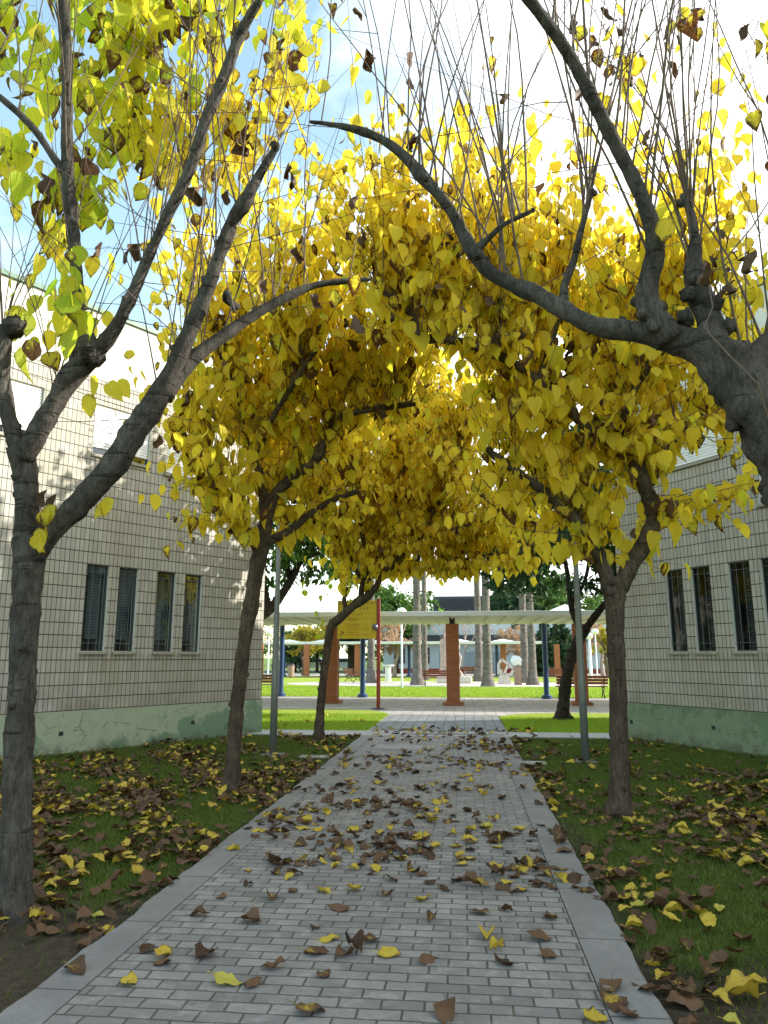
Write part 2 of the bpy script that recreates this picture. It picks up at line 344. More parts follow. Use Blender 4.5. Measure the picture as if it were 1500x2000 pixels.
M = dict(
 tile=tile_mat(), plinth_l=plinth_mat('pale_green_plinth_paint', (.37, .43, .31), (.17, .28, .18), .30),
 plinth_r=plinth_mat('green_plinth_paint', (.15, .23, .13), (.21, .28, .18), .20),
 plaster=pm('pale_plaster', (.60, .60, .55), .8, .06, 6, .15), coping=pm('green_coping', (.12, .22, .16), .5, .1, 10, .1),
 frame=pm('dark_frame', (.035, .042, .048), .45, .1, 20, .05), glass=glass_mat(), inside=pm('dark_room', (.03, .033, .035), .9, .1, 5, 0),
 blind=pm('grey_blind', (.20, .235, .26), .6, .06, 30, .05), shutter=pm('white_shutter', (.86, .87, .88), .5, .03, 5, .02),
 sill=pm('stone_sill', (.36, .35, .28), .8, .2, 20, .3), iron=pm('grey_iron', (.10, .115, .125), .55, .15, 30, .1),
 brickp=paver_mat('path_brick', .2, .1, .0065, (.205, .20, .194), (.345, .33, .312), (.058, .055, .050)),
 kerb=concrete_mat('kerb_concrete', (.225, .222, .215), .93, 14), slab=concrete_mat('cross_path_concrete', (.42, .42, .41), 0, 9),
 setts=paver_mat('stone_setts', .36, .24, .014, (.20, .22, .24), (.30, .31, .33), (.10, .17, .03), off=.0, rot=math.pi/2),
 plaza=paver_mat('plaza_pavers', .3, .3, .01, (.50, .47, .44), (.60, .57, .53), (.26, .24, .22), off=0),
 sand=concrete_mat('sand_circle', (.62, .57, .5), 0, 6), asph=concrete_mat('asphalt', (.10, .10, .105), 0, 30),
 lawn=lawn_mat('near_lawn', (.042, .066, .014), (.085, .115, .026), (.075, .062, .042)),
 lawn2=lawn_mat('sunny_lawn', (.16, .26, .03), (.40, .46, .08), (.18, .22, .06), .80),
 ground=lawn_mat('open_ground', (.10, .18, .04), (.15, .22, .05), (.16, .13, .08), .75),
 bark=bark_mat('mulberry_bark', (.060, .052, .045), (.165, .148, .128)), bark2=bark_mat('mulberry_bark_warm', (.060, .042, .030), (.165, .125, .09)),
 barkd=bark_mat('dark_bark', (.035, .028, .022), (.075, .06, .045)), palmb=bark_mat('palm_bark', (.15, .135, .12), (.27, .245, .22), 1.6),
 twig=pm('twig_bark', (.13, .09, .065), .8, .3, 30, .1), twigp=pm('pale_twig', (.42, .33, .29), .8, .2, 30, 0),
 leaf=leaf_mat('mulberry_leaf'), fallen=leaf_mat('fallen_leaf', (.50, .36, .04), (.40, .42, .09), (.070, .036, .018), .12),
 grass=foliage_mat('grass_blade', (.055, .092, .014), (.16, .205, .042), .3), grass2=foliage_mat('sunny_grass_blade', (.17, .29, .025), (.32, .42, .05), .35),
 green=foliage_mat('green_foliage', (.035, .085, .02), (.10, .19, .035)), dkgreen=foliage_mat('dark_foliage', (.018, .045, .022), (.045, .10, .045), .25),
 ltgreen=foliage_mat('bright_foliage', (.12, .24, .02), (.24, .38, .05), .45), ochre=foliage_mat('ochre_foliage', (.30, .24, .03), (.42, .36, .05), .4),
 pink=foliage_mat('russet_foliage', (.32, .19, .13), (.48, .34, .27), .3), frond=foliage_mat('palm_frond', (.05, .12, .06), (.12, .2, .08), .3),
 brickw=None, blue=pm('blue_paint', (.018, .060, .17), .35, .12, 9, .05), pole=pm('galvanised_pole', (.20, .215, .205), .5, .1, 12, .05, metal=.35),
 white=pm('white_paint', (.74, .76, .76), .5, .06, 5, .05), canopy=pm('cream_canopy', (.74, .72, .66), .6, .05, 3, .05),
 red=pm('red_paint', (.28, .03, .018), .35, .1, 8, .05), yel=pm('yellow_sign_paint', (.62, .43, .01), .45, .05, 5, .03), text=pm('sign_lettering', (.35, .10, .01), .5, .05, 20, 0),
 line=pm('sign_rule', (.75, .60, .12), .5, .03, 20, 0), bolt=pm('bolt_cap', (.17, .15, .19), .3, .1, 10, 0, metal=.6), benchw=pm('red_bench_slat', (.20, .045, .025), .5, .2, 20, .15), bench_iron=pm('black_cast_iron', (.012, .012, .012), .5, .1, 20, .1),
 stone=pm('white_stone', (.66, .61, .53), .85, .15, 7, .6, .03), pinkst=pm('pink_stone', (.52, .40, .34), .85, .22, 5, .6, .03), marble=pm('white_marble', (.80, .84, .85), .7, .12, 9, .8, .04), brownst=pm('brown_stone', (.33, .22, .17), .85, .2, 8, .5, .02),
 bwall=pm('pale_blue_wall', (.47, .55, .60), .8, .05, 3, .05), band=pm('dark_band', (.03, .035, .045), .6, .1, 5, 0), slate=pm('slate_louvre', (.06, .065, .08), .6, .2, 6, .1), door=pm('grey_blue_door', (.27, .33, .38), .6, .06, 5, 0),
 car_w=pm('white_car_paint', (.75, .77, .78), .25, .03, 3, 0), car_g=pm('grey_car_paint', (.22, .25, .28), .25, .03, 3, 0), tyre=pm('tyre_rubber', (.02, .02, .02), .8, .1, 20, 0), lens=pm('frosted_globe', (.86, .86, .82), .3, .02, 5, 0), metal_l=pm('iron_lid', (.22, .225, .22), .6, .2, 30, .4),
)
def brickwork():
    m = NT('red_brickwork'); v = m.coord(); s = m.n('ShaderNodeSeparateXYZ'); m.l(v, s.inputs[0]); c = m.n('ShaderNodeCombineXYZ'); m.l(m.math('ADD', s.outputs[0], s.outputs[1]), c.inputs[0]); m.l(s.outputs[2], c.inputs[1])
    b = m.n('ShaderNodeTexBrick'); b.inputs['Scale'].default_value = 1; b.inputs['Brick Width'].default_value = .22; b.inputs['Row Height'].default_value = .065; b.inputs['Mortar Size'].default_value = .006
    b.inputs['Color1'].default_value = (.36, .12, .05, 1); b.inputs['Color2'].default_value = (.46, .17, .075, 1); b.inputs['Mortar'].default_value = (.30, .17, .11, 1); m.l(c.outputs[0], b.inputs['Vector'])
    n = m.noise(v, 25, 5); m.col(m.mix(m.math('MULTIPLY', n, .4), b.outputs[0], (.26, .08, .035))); m.rough(.85); m.bump(m.math('SUBTRACT', m.math('MULTIPLY', n, .3), b.outputs['Fac']), .5, .006); return m.m
M['brickw'] = brickwork()

# ------------------------------------------------------------------ setting: ground, lawns, path
A32 = math.radians(32)
CL = Vector((-4.35, 16.0, 0)); CR = Vector((3.22, 15.8, 0))
PXL, PXR, KL, KR = -1.85, .61, -2.10, .88
def sheet(name, poly, z, mat, res=.5, tintf=None):
    """flat polygon sheet; if tintf, gridded convex quad-ish area via clipping of rows"""
    if tintf is None:
        o = npmesh(name, [(x, y, z) for x, y in poly], [tuple(range(len(poly)))], mat, tint=[(0, 0, 0, 1)]*len(poly))
    else:
        xs = [p[0] for p in poly]; ys = [p[1] for p in poly]; nx = int((max(xs)-min(xs))/res)+1; ny = int((max(ys)-min(ys))/res)+1
        X = np.linspace(min(xs), max(xs), nx+1); Y = np.linspace(min(ys), max(ys), ny+1)
        V = [(x, y, z) for y in Y for x in X]; F = np.array([(j*(nx+1)+i, j*(nx+1)+i+1, (j+1)*(nx+1)+i+1, (j+1)*(nx+1)+i) for j in range(ny) for i in range(nx)])
        o = npmesh(name, V, F, mat, tint=[(tintf(v[0], v[1]), 0, 0, 1) for v in V])
    return tag(o, kind='structure')
sheet('ground', [(-500, -300), (500, -300), (500, 900), (-500, 900)], -.03, M['ground'])
def bare(x, y):   # worn soil near the camera and along the path edges
    t = 0
    e = min(abs(x-KL), abs(x-KR)); t += .22*math.exp(-(e/.22)**2)
    d = math.hypot(x+2.5, y-3.7); t += .42*math.exp(-(d/1.0)**2)
    d = math.hypot(x-1.6, y-3.6); t += .36*math.exp(-(d/.9)**2)
    for tx, ty in ((-2.83, 4.76), (-2.84, 9.2), (1.55, 8.19)): t += .25*math.exp(-(math.hypot(x-tx, y-ty)/.35)**2)
    return t
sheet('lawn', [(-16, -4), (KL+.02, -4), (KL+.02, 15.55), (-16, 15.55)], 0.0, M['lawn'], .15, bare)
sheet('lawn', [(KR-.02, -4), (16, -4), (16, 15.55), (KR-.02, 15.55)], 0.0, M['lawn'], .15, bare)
def wavy(x, y0, y1, side, amp=.018):
    ys = np.arange(y0, y1+.01, .07); g = np.random.default_rng(int(side*3+9)); a = 0; o = []
    for y in ys: a = a*.8+g.normal()*amp*.55; o.append((x+side*a*(1.6 if y < 7 else 1), y))
    return o
# brick path
MB().box(PXL, PXR, -3, 15.55, -.02, .032).build('path', M['brickp'])['kind'] = 'structure'
def kerb(xin, xout, side, name='kerb'):
    e = wavy(xout, -3, 15.55, side, .006); V = []; F = []
    for i, (x, y) in enumerate(e): V += [(xin+side*.006, y, -.02), (xin+side*.006, y, .036), (x-side*.012, y, .036), (x, y, .026), (x+side*.004, y, -.02)]
    for i in range(len(e)-1):
        for k in range(4): F.append((i*5+k, i*5+k+1, (i+1)*5+k+1, (i+1)*5+k))
    F += [(0, 1, 2, 3, 4), tuple((len(e)-1)*5+k for k in range(5))]
    o = npmesh(name, V, F, M['kerb']); tag(o, kind='structure')
kerb(PXL, KL, -1); kerb(PXR, KR, 1)
MB().box(-14, 14, 15.552, 16.5, -.02, .03).build('cross_path', M['slab'])['kind'] = 'structure'
MB().box(-2.1, .9, 16.502, 21.3, -.02, .022).build('sett_path', M['setts'])['kind'] = 'structure'
def rounded(pts, z, name, mat): return sheet(name, pts, z, mat)
# grass plots beyond the cross path, with rounded corners at the setts
lc = [(-16, 16.5), (-2.1, 16.5), (-2.1, 21.0)]+[(-2.1-1.6*(1-math.cos(a)), 21+2.2*math.sin(a)) for a in np.linspace(.2, 1.57, 7)]+[(-16, 23.6)]
rc = [(.9, 16.5), (16, 16.5), (16, 22.6), (3.2, 22.4)]+[(.9+1.7*(1-math.cos(a)), 20.3+2*math.sin(a)) for a in np.linspace(1.57, .2, 7)]
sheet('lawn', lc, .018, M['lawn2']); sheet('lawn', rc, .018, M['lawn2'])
sheet('plaza', [(-30, 21.3), (30, 21.3), (30, 30.6), (-30, 30.6)], .0, M['plaza'])
sheet('lawn', [(-40, 30.6), (40, 30.6), (40, 62), (-40, 62)], .006, M['lawn2'])
circ = [(-1.2+9.6*math.cos(a), 45.5+4.4*math.sin(a)) for a in np.linspace(0, 2*math.pi, 40, endpoint=False)]
sheet('sand_area', circ, .012, M['sand'])
sheet('pavement', [(-40, 62), (40, 62), (40, 74), (-40, 74)], .010, M['plaza'])
sheet('road', [(-80, 84), (80, 84), (80, 92), (-80, 92)], .004, M['asph'])

# ------------------------------------------------------------------ grass blades (stuff)
def in_wall_side(x, y):
    # True where a point lies behind (inside) either building
    dl = (x-CL.x)*math.cos(A32)-(y-CL.y)*math.sin(A32)     # outward distance left wall
    dr = -(x-CR.x)*math.cos(A32)-(y-CR.y)*math.sin(A32)
    return (dl < .03) | (dr < .03)
def blades(name, x0, x1, y0, y1, dens, hgt, mat, z=0, wdt=.004, dark=0):
    n = int((x1-x0)*(y1-y0)*dens); x = rng.uniform(x0, x1, n); y = rng.uniform(y0, y1, n)
    k = ~in_wall_side(x, y) if y1 < 17 else np.ones(n, bool)
    b = np.array([bare(a, c) for a, c in zip(x, y)]) if y1 < 17 else np.zeros(n)
    pn = np.sin(x*2.1+1)*np.sin(y*1.7)+.6*np.sin(x*5.3+y*3.1); k &= rng.random(n) > np.clip(b*2.6+(.12 if y1 < 17 else 0)*(pn > .3), 0, .985)
    x, y = x[k], y[k]; n = len(x); h = hgt*(.5+rng.random(n)); a = rng.uniform(0, 6.283, n); w = wdt*(.6+.8*rng.random(n))
    lx, ly = rng.normal(0, .45, n)*h, rng.normal(0, .45, n)*h
    V = np.empty((n, 3, 3)); V[:, 0] = np.c_[x-np.cos(a)*w, y-np.sin(a)*w, np.full(n, z)]; V[:, 1] = np.c_[x+np.cos(a)*w, y+np.sin(a)*w, np.full(n, z)]; V[:, 2] = np.c_[x+lx, y+ly, z+h]
    t = np.zeros((n, 3, 4)); t[:, :, 2] = rng.random(n)[:, None]; t[:, :, 3] = 1
    o = npmesh(name, V.reshape(-1, 3), np.arange(n*3).reshape(-1, 3), mat, tint=t.reshape(-1, 4)); return tag(o, kind='stuff')
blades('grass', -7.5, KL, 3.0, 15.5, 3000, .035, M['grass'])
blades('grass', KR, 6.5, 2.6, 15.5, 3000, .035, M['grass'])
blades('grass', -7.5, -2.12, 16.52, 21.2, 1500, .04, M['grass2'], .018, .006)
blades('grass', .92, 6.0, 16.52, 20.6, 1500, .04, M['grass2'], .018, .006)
blades('grass', -14, 14, 30.7, 41, 220, .05, M['grass2'], .006, .013)

# ------------------------------------------------------------------ the two tiled buildings
def facade(side, C, label, gw, uw, plm):
    """local x runs from the far corner back along the wall towards the camera, outward normal = side*... y"""
    d = Vector((-math.sin(A32)*(1 if side < 0 else -1), -math.cos(A32), 0)); rz = math.atan2(d.y, d.x); oy = 1 if side < 0 else -1
    B = thing('tiled_building', label, 'building', C, rz)
    Lw, Zt, Zp, Zr = 17.0, 6.66, .70, 7.95
    ops = [(a, b, 1.70, 3.22, 'g') for a, b in gw]+uw
    def Y(v): return v*oy
    xs = sorted({0, Lw}|{o[0] for o in ops}|{o[1] for o in ops}); zs = sorted({Zp, Zt}|{o[2] for o in ops}|{o[3] for o in ops})
    w = MB()
    for i in range(len(xs)-1):
        for j in range(len(zs)-1):
            xm, zm = (xs[i]+xs[i+1])/2, (zs[j]+zs[j+1])/2
            if any(o[0] < xm < o[1] and o[2] < zm < o[3] for o in ops): continue
            w.quad((xs[i], 0, zs[j]), (xs[i+1], 0, zs[j]), (xs[i+1], 0, zs[j+1]), (xs[i], 0, zs[j+1]))
    # the other three faces of the block
    w.quad((0, 0, Zp), (0, Y(-14), Zp), (0, Y(-14), Zt), (0, 0, Zt)); w.quad((Lw, 0, Zp), (Lw, Y(-14), Zp), (Lw, Y(-14), Zt), (Lw, 0, Zt)); w.quad((0, Y(-14), Zp), (Lw, Y(-14), Zp), (Lw, Y(-14), Zt), (0, Y(-14), Zt))
    w.build('wall', M['tile'], B)
    def reveal(a, b, z0, z1, par):
        D = -.17; rv = MB()
        rv.quad((a, 0, z0), (a, Y(D), z0), (a, Y(D), z1), (a, 0, z1)); rv.quad((b, 0, z0), (b, Y(D), z0), (b, Y(D), z1), (b, 0, z1)); rv.quad((a, 0, z1), (b, 0, z1), (b, Y(D), z1), (a, Y(D), z1)); rv.quad((a, 0, z0), (b, 0, z0), (b, Y(D), z0), (a, Y(D), z0))
        rv.build('reveal', M['plaster'], par)
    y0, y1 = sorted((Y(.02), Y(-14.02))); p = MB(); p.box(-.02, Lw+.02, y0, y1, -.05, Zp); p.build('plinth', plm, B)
    y0, y1 = sorted((Y(.012), Y(-14.012))); MB().box(-.012, Lw+.012, y0, y1, Zt, Zr).build('parapet', M['plaster'], B)
    y0, y1 = sorted((Y(.06), Y(-14.06))); MB().box(-.06, Lw+.06, y0, y1, Zr+.002, Zr+.09).build('coping', M['coping'], B)
    for a, b, z0, z1, k in ops:
        yf = -.055; yo, yi = Y(yf), Y(yf-.05); ya, yb = sorted((yo, yi)); t = .022
        f = MB(); f.box(a+.002, a+t, ya, yb, z0, z1); f.box(b-t, b-.002, ya, yb, z0, z1); f.box(a+t, b-t, ya, yb, z0+.002, z0+t); f.box(a+t, b-t, ya, yb, z1-t, z1-.002)
        if k == 'u': f.box((a+b)/2-.02, (a+b)/2+.02, ya, yb, z0+t, z1-t)
        win = f.build('window', M['frame'], B); reveal(a, b, z0, z1, win)
        MB().quad((a+t, Y(yf-.025), z0+t), (b-t, Y(yf-.025), z0+t), (b-t, Y(yf-.025), z1-t), (a+t, Y(yf-.025), z1-t)).build('pane', M['glass'], win)
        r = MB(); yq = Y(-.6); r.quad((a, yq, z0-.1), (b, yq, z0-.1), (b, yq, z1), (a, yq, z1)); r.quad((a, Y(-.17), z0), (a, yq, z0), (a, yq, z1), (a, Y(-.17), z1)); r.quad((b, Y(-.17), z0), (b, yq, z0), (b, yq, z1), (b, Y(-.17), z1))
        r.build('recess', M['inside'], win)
        bl = MB(); nsl = int((z1-z0)/(.05 if k == 'g' else .06))
        if k == 'g':
            bl_z = z0+(.20 if side < 0 else .02)
            for q in range(nsl):
                z = z1-.05-q*.05
                if z < bl_z: break
                bl.add([(a+.04, Y(-.20), z), (a+(b-a)*.62, Y(-.20), z), (a+(b-a)*.62, Y(-.225), z+.042), (a+.04, Y(-.225), z+.042)] if side < 0 else [(a+(b-a)*.4, Y(-.20), z), (b-.04, Y(-.20), z), (b-.04, Y(-.225), z+.042), (a+(b-a)*.4, Y(-.225), z+.042)], [(0, 1, 2, 3)])
            bl.build('blind', M['blind'], win)
            g = MB()
            for q in (1, 2): g.tube([(a+(b-a)*q/3, Y(-.03), z0), (a+(b-a)*q/3, Y(-.03), z1)], [.006]*2, 6)
            for z in (z0+.14, z1-.13): g.tube([(a, Y(-.03), z), (b, Y(-.03), z)], [.006]*2, 6)
            g.build('grille', M['iron'], win)
        else:
            zb = z0+(.10 if a > 3 else .02)
            for q in range(nsl+2):
                z = z1-.05-q*.055
                if z < zb: break
                ya, yb = sorted((Y(-.045), Y(-.06))); bl.bbox(a+.012, b-.012, ya, yb, z, z+.05, .006)
            bl.build('roller_shutter', M['shutter'], win)
        ya, yb = sorted((Y(.045), Y(-.1))); MB().bbox(a-.03, b+.03, ya, yb, z0-.062, z0-.004, .008).build('sill', M['sill'], win)
    for s, z in ((4.5, .34), (1.8, .34)) if side < 0 else ((.18, .33), (2.15, .38)):
        ya, yb = sorted((Y(.024), Y(-.02))); v = MB().box(s-.04, s+.04, ya, yb, z-.035, z+.035).build('vent_hole', M['inside'], B)
    return B
BL = facade(-1, CL, 'beige tiled building with a peeling pale green plinth, left of the path',
    [(1.72, 2.14), (2.36, 2.79), (3.21, 3.61), (3.81, 4.25)], [(1.5, 2.75, 5.18, 6.2, 'u'), (3.13, 4.32, 5.24, 6.2, 'u'), (5.3, 6.5, 5.24, 6.2, 'u')], M['plinth_l'])
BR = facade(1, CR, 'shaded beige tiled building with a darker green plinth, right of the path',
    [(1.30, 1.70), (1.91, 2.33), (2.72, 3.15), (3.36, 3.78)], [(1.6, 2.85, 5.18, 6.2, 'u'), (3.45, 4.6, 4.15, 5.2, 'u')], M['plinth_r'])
# a dark rod leaning on the right plinth
o = MB().tube([gp(1237, 1441), at(1243, 1392, depth(gp(1237, 1441))+.12)], [.012, .010], 8).build('rod', M['barkd']); tag(o, 'dark rod leaning against the green plinth of the right building', 'rod')

# ------------------------------------------------------------------ leaves
def leaf_template(nu, nv, fold=.25, curl=.2):
    """x width, y length (0 base, 1 tip), z up; returns V,F,UV"""
    V = []; UV = []
    TT = [0, .05, .16, .32, .50, .68, .84, .93, 1]; WW = [.04, .27, .39, .43, .40, .29, .14, .06, .0]
    for i in range(nu):
        q = i/(nu-1); t = q**.9 if nu > 7 else [0, .07, .28, .52, .78, 1][i] if nu == 6 else q; w = float(np.interp(t, TT, WW))
        back = -.11*max(0, 1-t/.22)
        for j in range(nv):
            s = j/(nv-1)*2-1;
            w2 = w*(1+(.06 if i % 2 else -.04)*(abs(s) > .9)) if nu > 7 else w
            V.append((s*w2, t+back*abs(s), fold*abs(s)*w-curl*t*t)); UV.append((.5+s*.5, t))
    F = [(i*nv+j, i*nv+j+1, (i+1)*nv+j+1, (i+1)*nv+j) for i in range(nu-1) for j in range(nv-1)]
    return np.array(V), np.array(F), np.array(UV)
TV, TF, TU = leaf_template(6, 3, .3, .28)
def dry_template():
    V, F, U = leaf_template(9, 7, 0, 0); V = V.copy(); x, y = V[:, 0].copy(), V[:, 1].copy(); g = np.random.default_rng(3)
    a = x*3.1+.6*np.sin(y*5); V[:, 0] = .26*np.sin(a)+.05*np.sin(y*9); V[:, 2] = .26*(1-np.cos(a))+.10*np.sin(y*7+1)+g.normal(0, .014, len(V)); V[:, 1] = y-.08*np.cos(x*8); return V, F, U
DRY = dry_template()
def leaves_mesh(name, pos, ydir, nrm, size, tint, mat, parent=None, tmpl=None):
    V0, F0, U0 = tmpl or (TV, TF, TU); n = len(pos)
    Yd = ydir/np.linalg.norm(ydir, axis=1)[:, None]; X = np.cross(Yd, nrm); X /= np.linalg.norm(X, axis=1)[:, None]+1e-9; Z = np.cross(X, Yd)
    cw = rng.uniform(.62, 1.12, n); cz = rng.uniform(-.8, 2.6, n)
    V = pos[:, None]+size[:, None, None]*(V0[None, :, 0, None]*cw[:, None, None]*X[:, None]+V0[None, :, 1, None]*Yd[:, None]+V0[None, :, 2, None]*cz[:, None, None]*Z[:, None])
    F = F0[None]+(np.arange(n)*len(V0))[:, None, None]
    U = np.tile(U0, (n, 1)); T = np.repeat(np.c_[tint, np.ones(n)], len(V0), axis=0)
    return npmesh(name, V.reshape(-1, 3), F.reshape(-1, 4), mat, parent, smooth=True, uv=U, tint=T)

# ------------------------------------------------------------------ mulberry trees
from mathutils import noise as mnoise
def lumpy(V, C, amp):
    o = np.array(V)
    for i in range(len(V)):
        q = Vector(V[i]); d = mnoise.noise(q*9)*.6+mnoise.noise(q*24)*.4; o[i] = C[i]+(V[i]-C[i])*(1+amp*2.2*d) if i < len(C) else V[i]
    return o
class Tree:
    def __init__(s, name, label, base, mat, group=None):
        s.o = thing(name, label, 'tree', base, 0, group); s.b = Vector(base); s.mat = mat; s.ts = .89; s.ls_ = .86; s.limbs = []; s.tw = MBnp(); s.lp = []; s.ld = []; s.ln = []; s.ls = []; s.lt = []
    def limb(s, pts, name='limb', step=.035, seg=16, rough=.06, knob_end=0, seed=0):
        """pts: (u,v,D,radius_px)"""
        P = [at(u, v, D) for u, v, D, r in pts]; R = [r*D/FPX*(s.ts if name == 'trunk' else s.ls_) for u, v, D, r in pts]
        Q, RR = catmull(P, R, step); RR = list(RR); g = np.random.default_rng(seed+len(pts)*7+int(pts[0][0]))
        n = len(Q)
        for _ in range(max(1, int(n*step/.28))):                       # swollen nodes along the wood
            c = g.integers(2, max(3, n-1)); a = g.uniform(.03, .09) if name == 'trunk' else g.uniform(.05, .16)
            for i in range(max(0, c-3), min(n, c+4)): RR[i] *= 1+a*math.exp(-((i-c)/.9)**2)
        if name == 'trunk':
            for i in range(min(14, n)): RR[i] *= 1+.42*math.exp(-i*step/.11)
        V, F = tube_np(Q, RR, seg, True, rough, seed+int(pts[0][0]))
        mb = MB(); V = lumpy(V, np.repeat(np.array(Q), seg, axis=0), getattr(s, 'lump', 0) or min(.085, .008/max(.02, float(np.mean(RR)))+.03))
        mb.add((V-np.array(s.b)).tolist(), F)
        for k in range(knob_end):
            c = np.array(Q[-1 if k < 2 else g.integers(n//2, n)])+g.normal(0, RR[-1]*.5, 3); mb.add(*knob(c-np.array(s.b), RR[-1]*g.uniform(1.0, 1.5), g))
        s.knobs = getattr(s, 'knobs', [])
        for _ in range(int(n*step/.22)):                                 # pruning stubs
            i = g.integers(1, n); th = g.uniform(0, 6.28); off = np.array((math.cos(th), math.sin(th), .3))*RR[i]*.75
            mb.add(*knob(np.array(Q[i])+off-np.array(s.b), RR[i]*g.uniform(.35, .6), g))
        mb.build(name, s.mat, s.o, smooth=True); s.limbs.append((Q, RR)); return len(s.limbs)-1
    def shoot(s, p, d, ln, r0, bend=.12, leaf0=.15, gap=.075, lsize=.13, green=0., brown=.05, droop=.0, lp=1.0, fork=False):
        p = np.array(p, float); d = np.array(d, float); d /= np.linalg.norm(d); n = max(4, int(ln/.28)); pts = [p.copy()]; dd = d.copy(); side = rng.normal(0, 1, 3)*bend
        for i in range(n):
            dd = dd+side/n+np.array((0, 0, -droop/n))+rng.normal(0, .055, 3); dd /= np.linalg.norm(dd); pts.append(pts[-1]+dd*ln/n)
        s.tw.tube(np.array(pts)-np.array(s.b), np.linspace(r0, r0*.3, n+1), 4 if r0 < .008 else 5)
        if ln > 1.3 and r0 > .0045 and rng.random() < .6 and not fork:
            i_ = int(rng.uniform(.2, .6)*n); s.shoot(pts[i_], dd+rng.normal(0, .35, 3), ln*rng.uniform(.3, .55), r0*.6, bend, leaf0, gap, lsize, green, brown, droop, lp, True)
        pts = np.array(pts); t = leaf0; phi = rng.uniform(0, 6.28)
        while t < 1:
            if rng.random() < lp*.64:
                f = t*n; i = min(n-1, int(f)); q = pts[i]+(pts[i+1]-pts[i])*(f-i); phi += 2.4+rng.normal(0, .4); h = np.array((math.cos(phi), math.sin(phi), 0))
                pet = h*rng.uniform(.03, .07)+np.array((0, 0, -.01)); dn = h*rng.uniform(.1, .75)+np.array((0, 0, -1.)); nr = h+rng.normal(0, .35, 3)
                s.lp.append(q+pet); s.ld.append(dn); s.ln.append(nr); s.ls.append(lsize*rng.uniform(.5, 1.3)*(1-.25*t))
                b_ = rng.random(); s.lt.append((1. if b_ < brown*.35 else (rng.uniform(.25, .5) if b_ < brown+.06 else rng.uniform(0, .28)), min(1, max(0, rng.normal(green, .25))), rng.random()))
                if rng.random() < .5: s.tw.tube(np.array([q, q+pet])-np.array(s.b), np.array([.0016, .0012]), 3)
            t += gap/ln*rng.uniform(.6, 1.5)
    def finish(s, label=None):
        s.tw.build('twigs', M['twig'], s.o, stuff=True)
        if s.lp:
            P = np.array(s.lp)-np.array(s.b); A_ = [np.array(q) for q in (s.ld, s.ln, s.ls, s.lt)]; dry = A_[3][:, 0] > .75
            leaves_mesh('crown', P[~dry], *[q[~dry] for q in A_], M['leaf'], s.o)
            if dry.any(): o = leaves_mesh('dry_leaves', P[dry], *[q[dry] for q in A_], M['fallen'], s.o, DRY); o['kind'] = 'stuff'
        print(s.o.name, 'leaves', len(s.lp))
class MBnp:
    def __init__(s): s.V = []; s.F = []; s.n = 0
    def tube(s, P, R, seg):
        T = np.gradient(P, axis=0); T /= np.linalg.norm(T, axis=1)[:, None]+1e-9; up = np.array((.31, .95, .05)); N = np.cross(T, up); N /= np.linalg.norm(N, axis=1)[:, None]+1e-9; B = np.cross(T, N)
        a = np.arange(seg)*2*math.pi/seg; V = P[:, None]+R[:, None, None]*(np.cos(a)[None, :, None]*N[:, None]+np.sin(a)[None, :, None]*B[:, None]); n = len(P)
        i = np.arange(n-1)[:, None]*seg; k = np.arange(seg)[None]; k2 = (k+1) % seg
        F = np.stack([i+k, i+k2, i+seg+k2, i+seg+k], -1).reshape(-1, 4)+s.n; s.V.append(V.reshape(-1, 3)); s.F.append(F); s.n += n*seg
    def build(s, name, mat, parent, stuff=False):
        if not s.V: return
        o = npmesh(name, np.concatenate(s.V), np.concatenate(s.F), mat, parent, smooth=True)
        if stuff: o['kind'] = 'stuff'
        return o
def knob(c, r, g):
    V = []; F = []; R_, S_ = 5, 8
    ph = g.random(3)*6.28
    for i in range(R_+1):
        th = math.pi*i/R_
        for j in range(S_):
            a = 2*math.pi*j/S_; q = r*(1+.18*math.sin(3*a+ph[0]+i)+.15*math.sin(2*th+ph[1]+a)+.1*(g.random()-.5)); V.append((c[0]+q*math.sin(th)*math.cos(a), c[1]+q*math.sin(th)*math.sin(a), c[2]+q*math.cos(th)))
    for i in range(R_):
        for j in range(S_): F.append((i*S_+j, i*S_+(j+1) % S_, (i+1)*S_+(j+1) % S_, (i+1)*S_+j))
    return V, F
def rnd_up(sp=.25, lean=(0, 0)): return (rng.normal(lean[0], sp), rng.normal(lean[1], sp), 1.0)
def spray(T, li, n, t0=0, t1=1, sp=.25, lean=(0, 0), ln=(1., 2.), r0=.006, **k):
    if 'leaf0' in k and k['leaf0'] < .1: k = dict(k, leaf0=.16)
    Q, R = T.limbs[li]
    for _ in range(n):
        i = int(rng.uniform(t0, t1)*(len(Q)-1)); T.shoot(Q[i], rnd_up(sp, lean), rng.uniform(*ln), r0*rng.uniform(.7, 1.25), **k)
def sidespray(T, li, n, t0, t1, dirs, ln, r0=.006, zup=.25, **k):
    Q, R = T.limbs[li]
    for _ in range(n):
        i = int(rng.uniform(t0, t1)*(len(Q)-1)); a = rng.uniform(*dirs); T.shoot(Q[i], (math.cos(a), math.sin(a), zup+rng.normal(0, .2)), rng.uniform(*ln), r0*rng.uniform(.7, 1.2), **k)
G = 'mulberry trees along the path'
